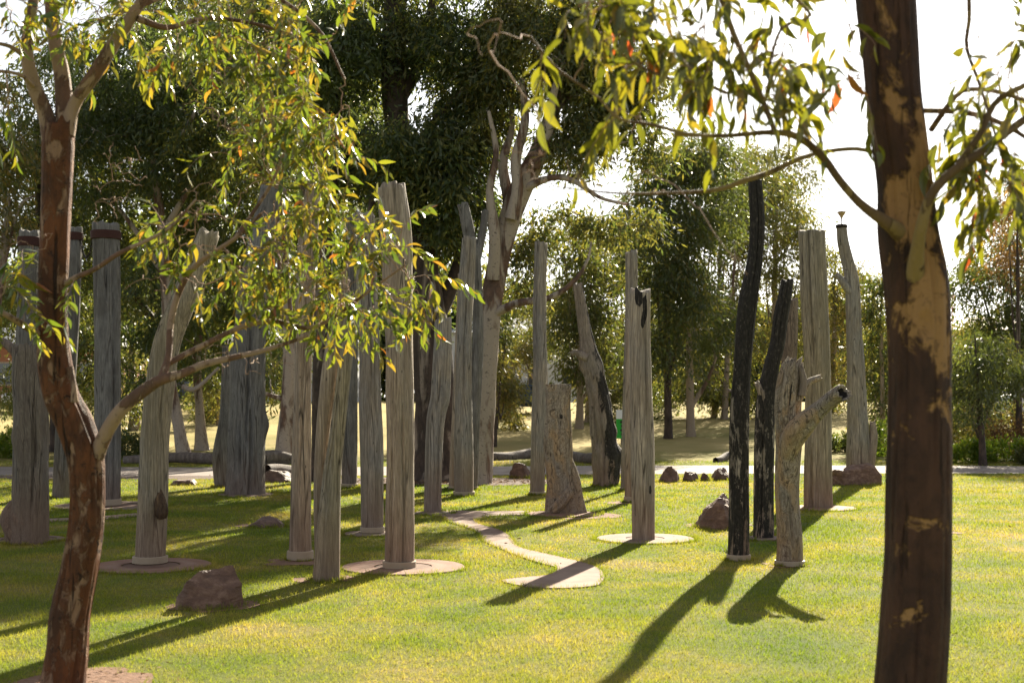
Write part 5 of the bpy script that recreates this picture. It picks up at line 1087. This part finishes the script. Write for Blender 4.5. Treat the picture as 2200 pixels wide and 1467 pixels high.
# cars
def car(px, d, label, col, rot=0.0):
    x = LX(px, d); g0 = float(gz(x, d)); r = empty('parked_car', (x, d, g0)); r.rotation_euler = (0, 0, rot); tag(r, label, 'car', 'parked cars in the far background')
    paint = simple('car_paint', col, 0.25, 5, 0.03, 0.0); rub = M_IRON
    prof = [(-2.15, .35), (-2.2, .62), (-2.12, .85), (-1.5, .93), (-.85, 1.38), (-.3, 1.47), (.6, 1.46), (1.25, 1.3), (1.75, 1.0), (2.1, .92), (2.2, .6), (2.15, .35)]
    def body(prof, w0, w1, mat, nm, zs):
        n = len(prof); V = []
        for s in (-1, 1):
            for (a, b_) in prof: V.append((a, s * (w0 if b_ < 0.95 else w1), b_))
        j = np.arange(n - 1); Q = np.stack([j, j + 1, n + j + 1, n + j], -1)
        import bmesh
        bm = bmesh.new(); vs = [bm.verts.new(v) for v in V]
        bm.faces.new(vs[:n]); bm.faces.new(vs[n:])
        for i in range(n): bm.faces.new([vs[i], vs[(i + 1) % n], vs[n + (i + 1) % n], vs[n + i]])
        bmesh.ops.recalc_face_normals(bm, faces=bm.faces)
        bmesh.ops.bevel(bm, geom=bm.edges[:], offset=0.04, segments=2, affect='EDGES')
        me = bpy.data.meshes.new(nm); bm.to_mesh(me); bm.free(); me.materials.append(mat)
        for p in me.polygons: p.use_smooth = True
        return link(nm, me, r)
    body(prof, 0.87, 0.70, paint, 'body', 0)
    for s in (-1, 1):
        V = np.array([(-1.25, s*.80, .97), (1.45, s*.80, .97), (1.1, s*.735, 1.30), (-.25, s*.72, 1.39), (-.80, s*.735, 1.32)])
        link('window', mk_mesh('window', V, [np.arange(5)[None]], [M_GLASS], False), r)
    link('windscreen', mk_mesh('windscreen', np.array([(-1.5, -.66, .965), (-.92, -.6, 1.37), (-.92, .6, 1.37), (-1.5, .66, .965)]) + np.array([-.02, 0, .02]), [np.arange(4)[None]], [M_GLASS], False), r)
    for a in (-1.35, 1.35):
        for s in (-1, 1):
            t_ = TB(); t_.tube([(a, s*.70, .32), (a, s*.88, .32)], 0.32, 0.32, m=20); wl = link('wheel', t_.mesh('wheel', rub), r)
            t_ = TB(); t_.tube([(a, s*.875, .32), (a, s*.895, .32)], 0.2, 0.19, m=16); link('rim', t_.mesh('rim', M_WALL), wl)
    for s in (-.6, .6): box('headlight', -2.2, -2.13, s - .14, s + .14, .66, .80, M_WALL, r)
car(1124, 64, 'dark blue parked car seen beyond the young gums in the centre', (0.05, 0.07, 0.10), 0.1)
car(2185, 50, 'silver parked car behind the fence at the right edge', (0.55, 0.56, 0.58), 0.0)
car(394, 66, 'dark parked car glimpsed right of the leaning pole', (0.06, 0.07, 0.09), 0.0)
car(112, 62, 'white parked car glimpsed behind the left trunks', (0.7, 0.7, 0.72), 0.2)
# fence at the right
x0 = LX(2060, 46); r = empty('wire_fence', (x0, 46, float(gz(x0, 46)))); tag(r, 'post and wire fence in front of the silver car at right', 'fence')
for i in range(6):
    xx = i * 1.0; g1 = float(gz(x0 + xx, 46)) - float(gz(x0, 46)); box('post', xx - .05, xx + .05, -.05, .05, g1 - .2, g1 + 1.55, M_IRON, r)
for zz in (0.6, 1.0, 1.35):
    t_ = TB(); t_.tube([(-.2, 0, zz), (2.5, 0, zz + .0), (5.2, 0, zz)], 0.012, 0.012, m=4); link('wire', t_.mesh('wire', M_COLLAR), r)
# green banner sign
M_GREEN = simple('green_banner', (0.02, 0.36, 0.03), 0.5, 20, 0.05, 0.05); M_WHITE = simple('white_banner', (0.72, 0.74, 0.75), 0.5, 20, 0.04, 0.05)
d = 44.0; x = LX(1334, d); g0 = float(gz(x, d)); r = empty('banner_sign', (x, d, g0)); tag(r, 'upright bright green sign with white top, beside the burnt trunk', 'sign')
zt = U(0, 880, d)[2] - g0; zm = U(0, 900, d)[2] - g0; zb = U(0, 942, d)[2] - g0
box('green_panel', -.16, .22, 0, .03, zb, zm, M_GREEN, r); box('white_panel', -.16, .22, 0, .03, zm + .004, zt, M_WHITE, r)
box('post', .0, .05, .034, .08, -.2, zt, M_IRON, r)
for i in range(4):
    box('letter', -0.02 + 0.02 * (i % 2), .10, -.012, -.002, zm - .14 - i * .14, zm - .06 - i * .14, M_IRON, r)
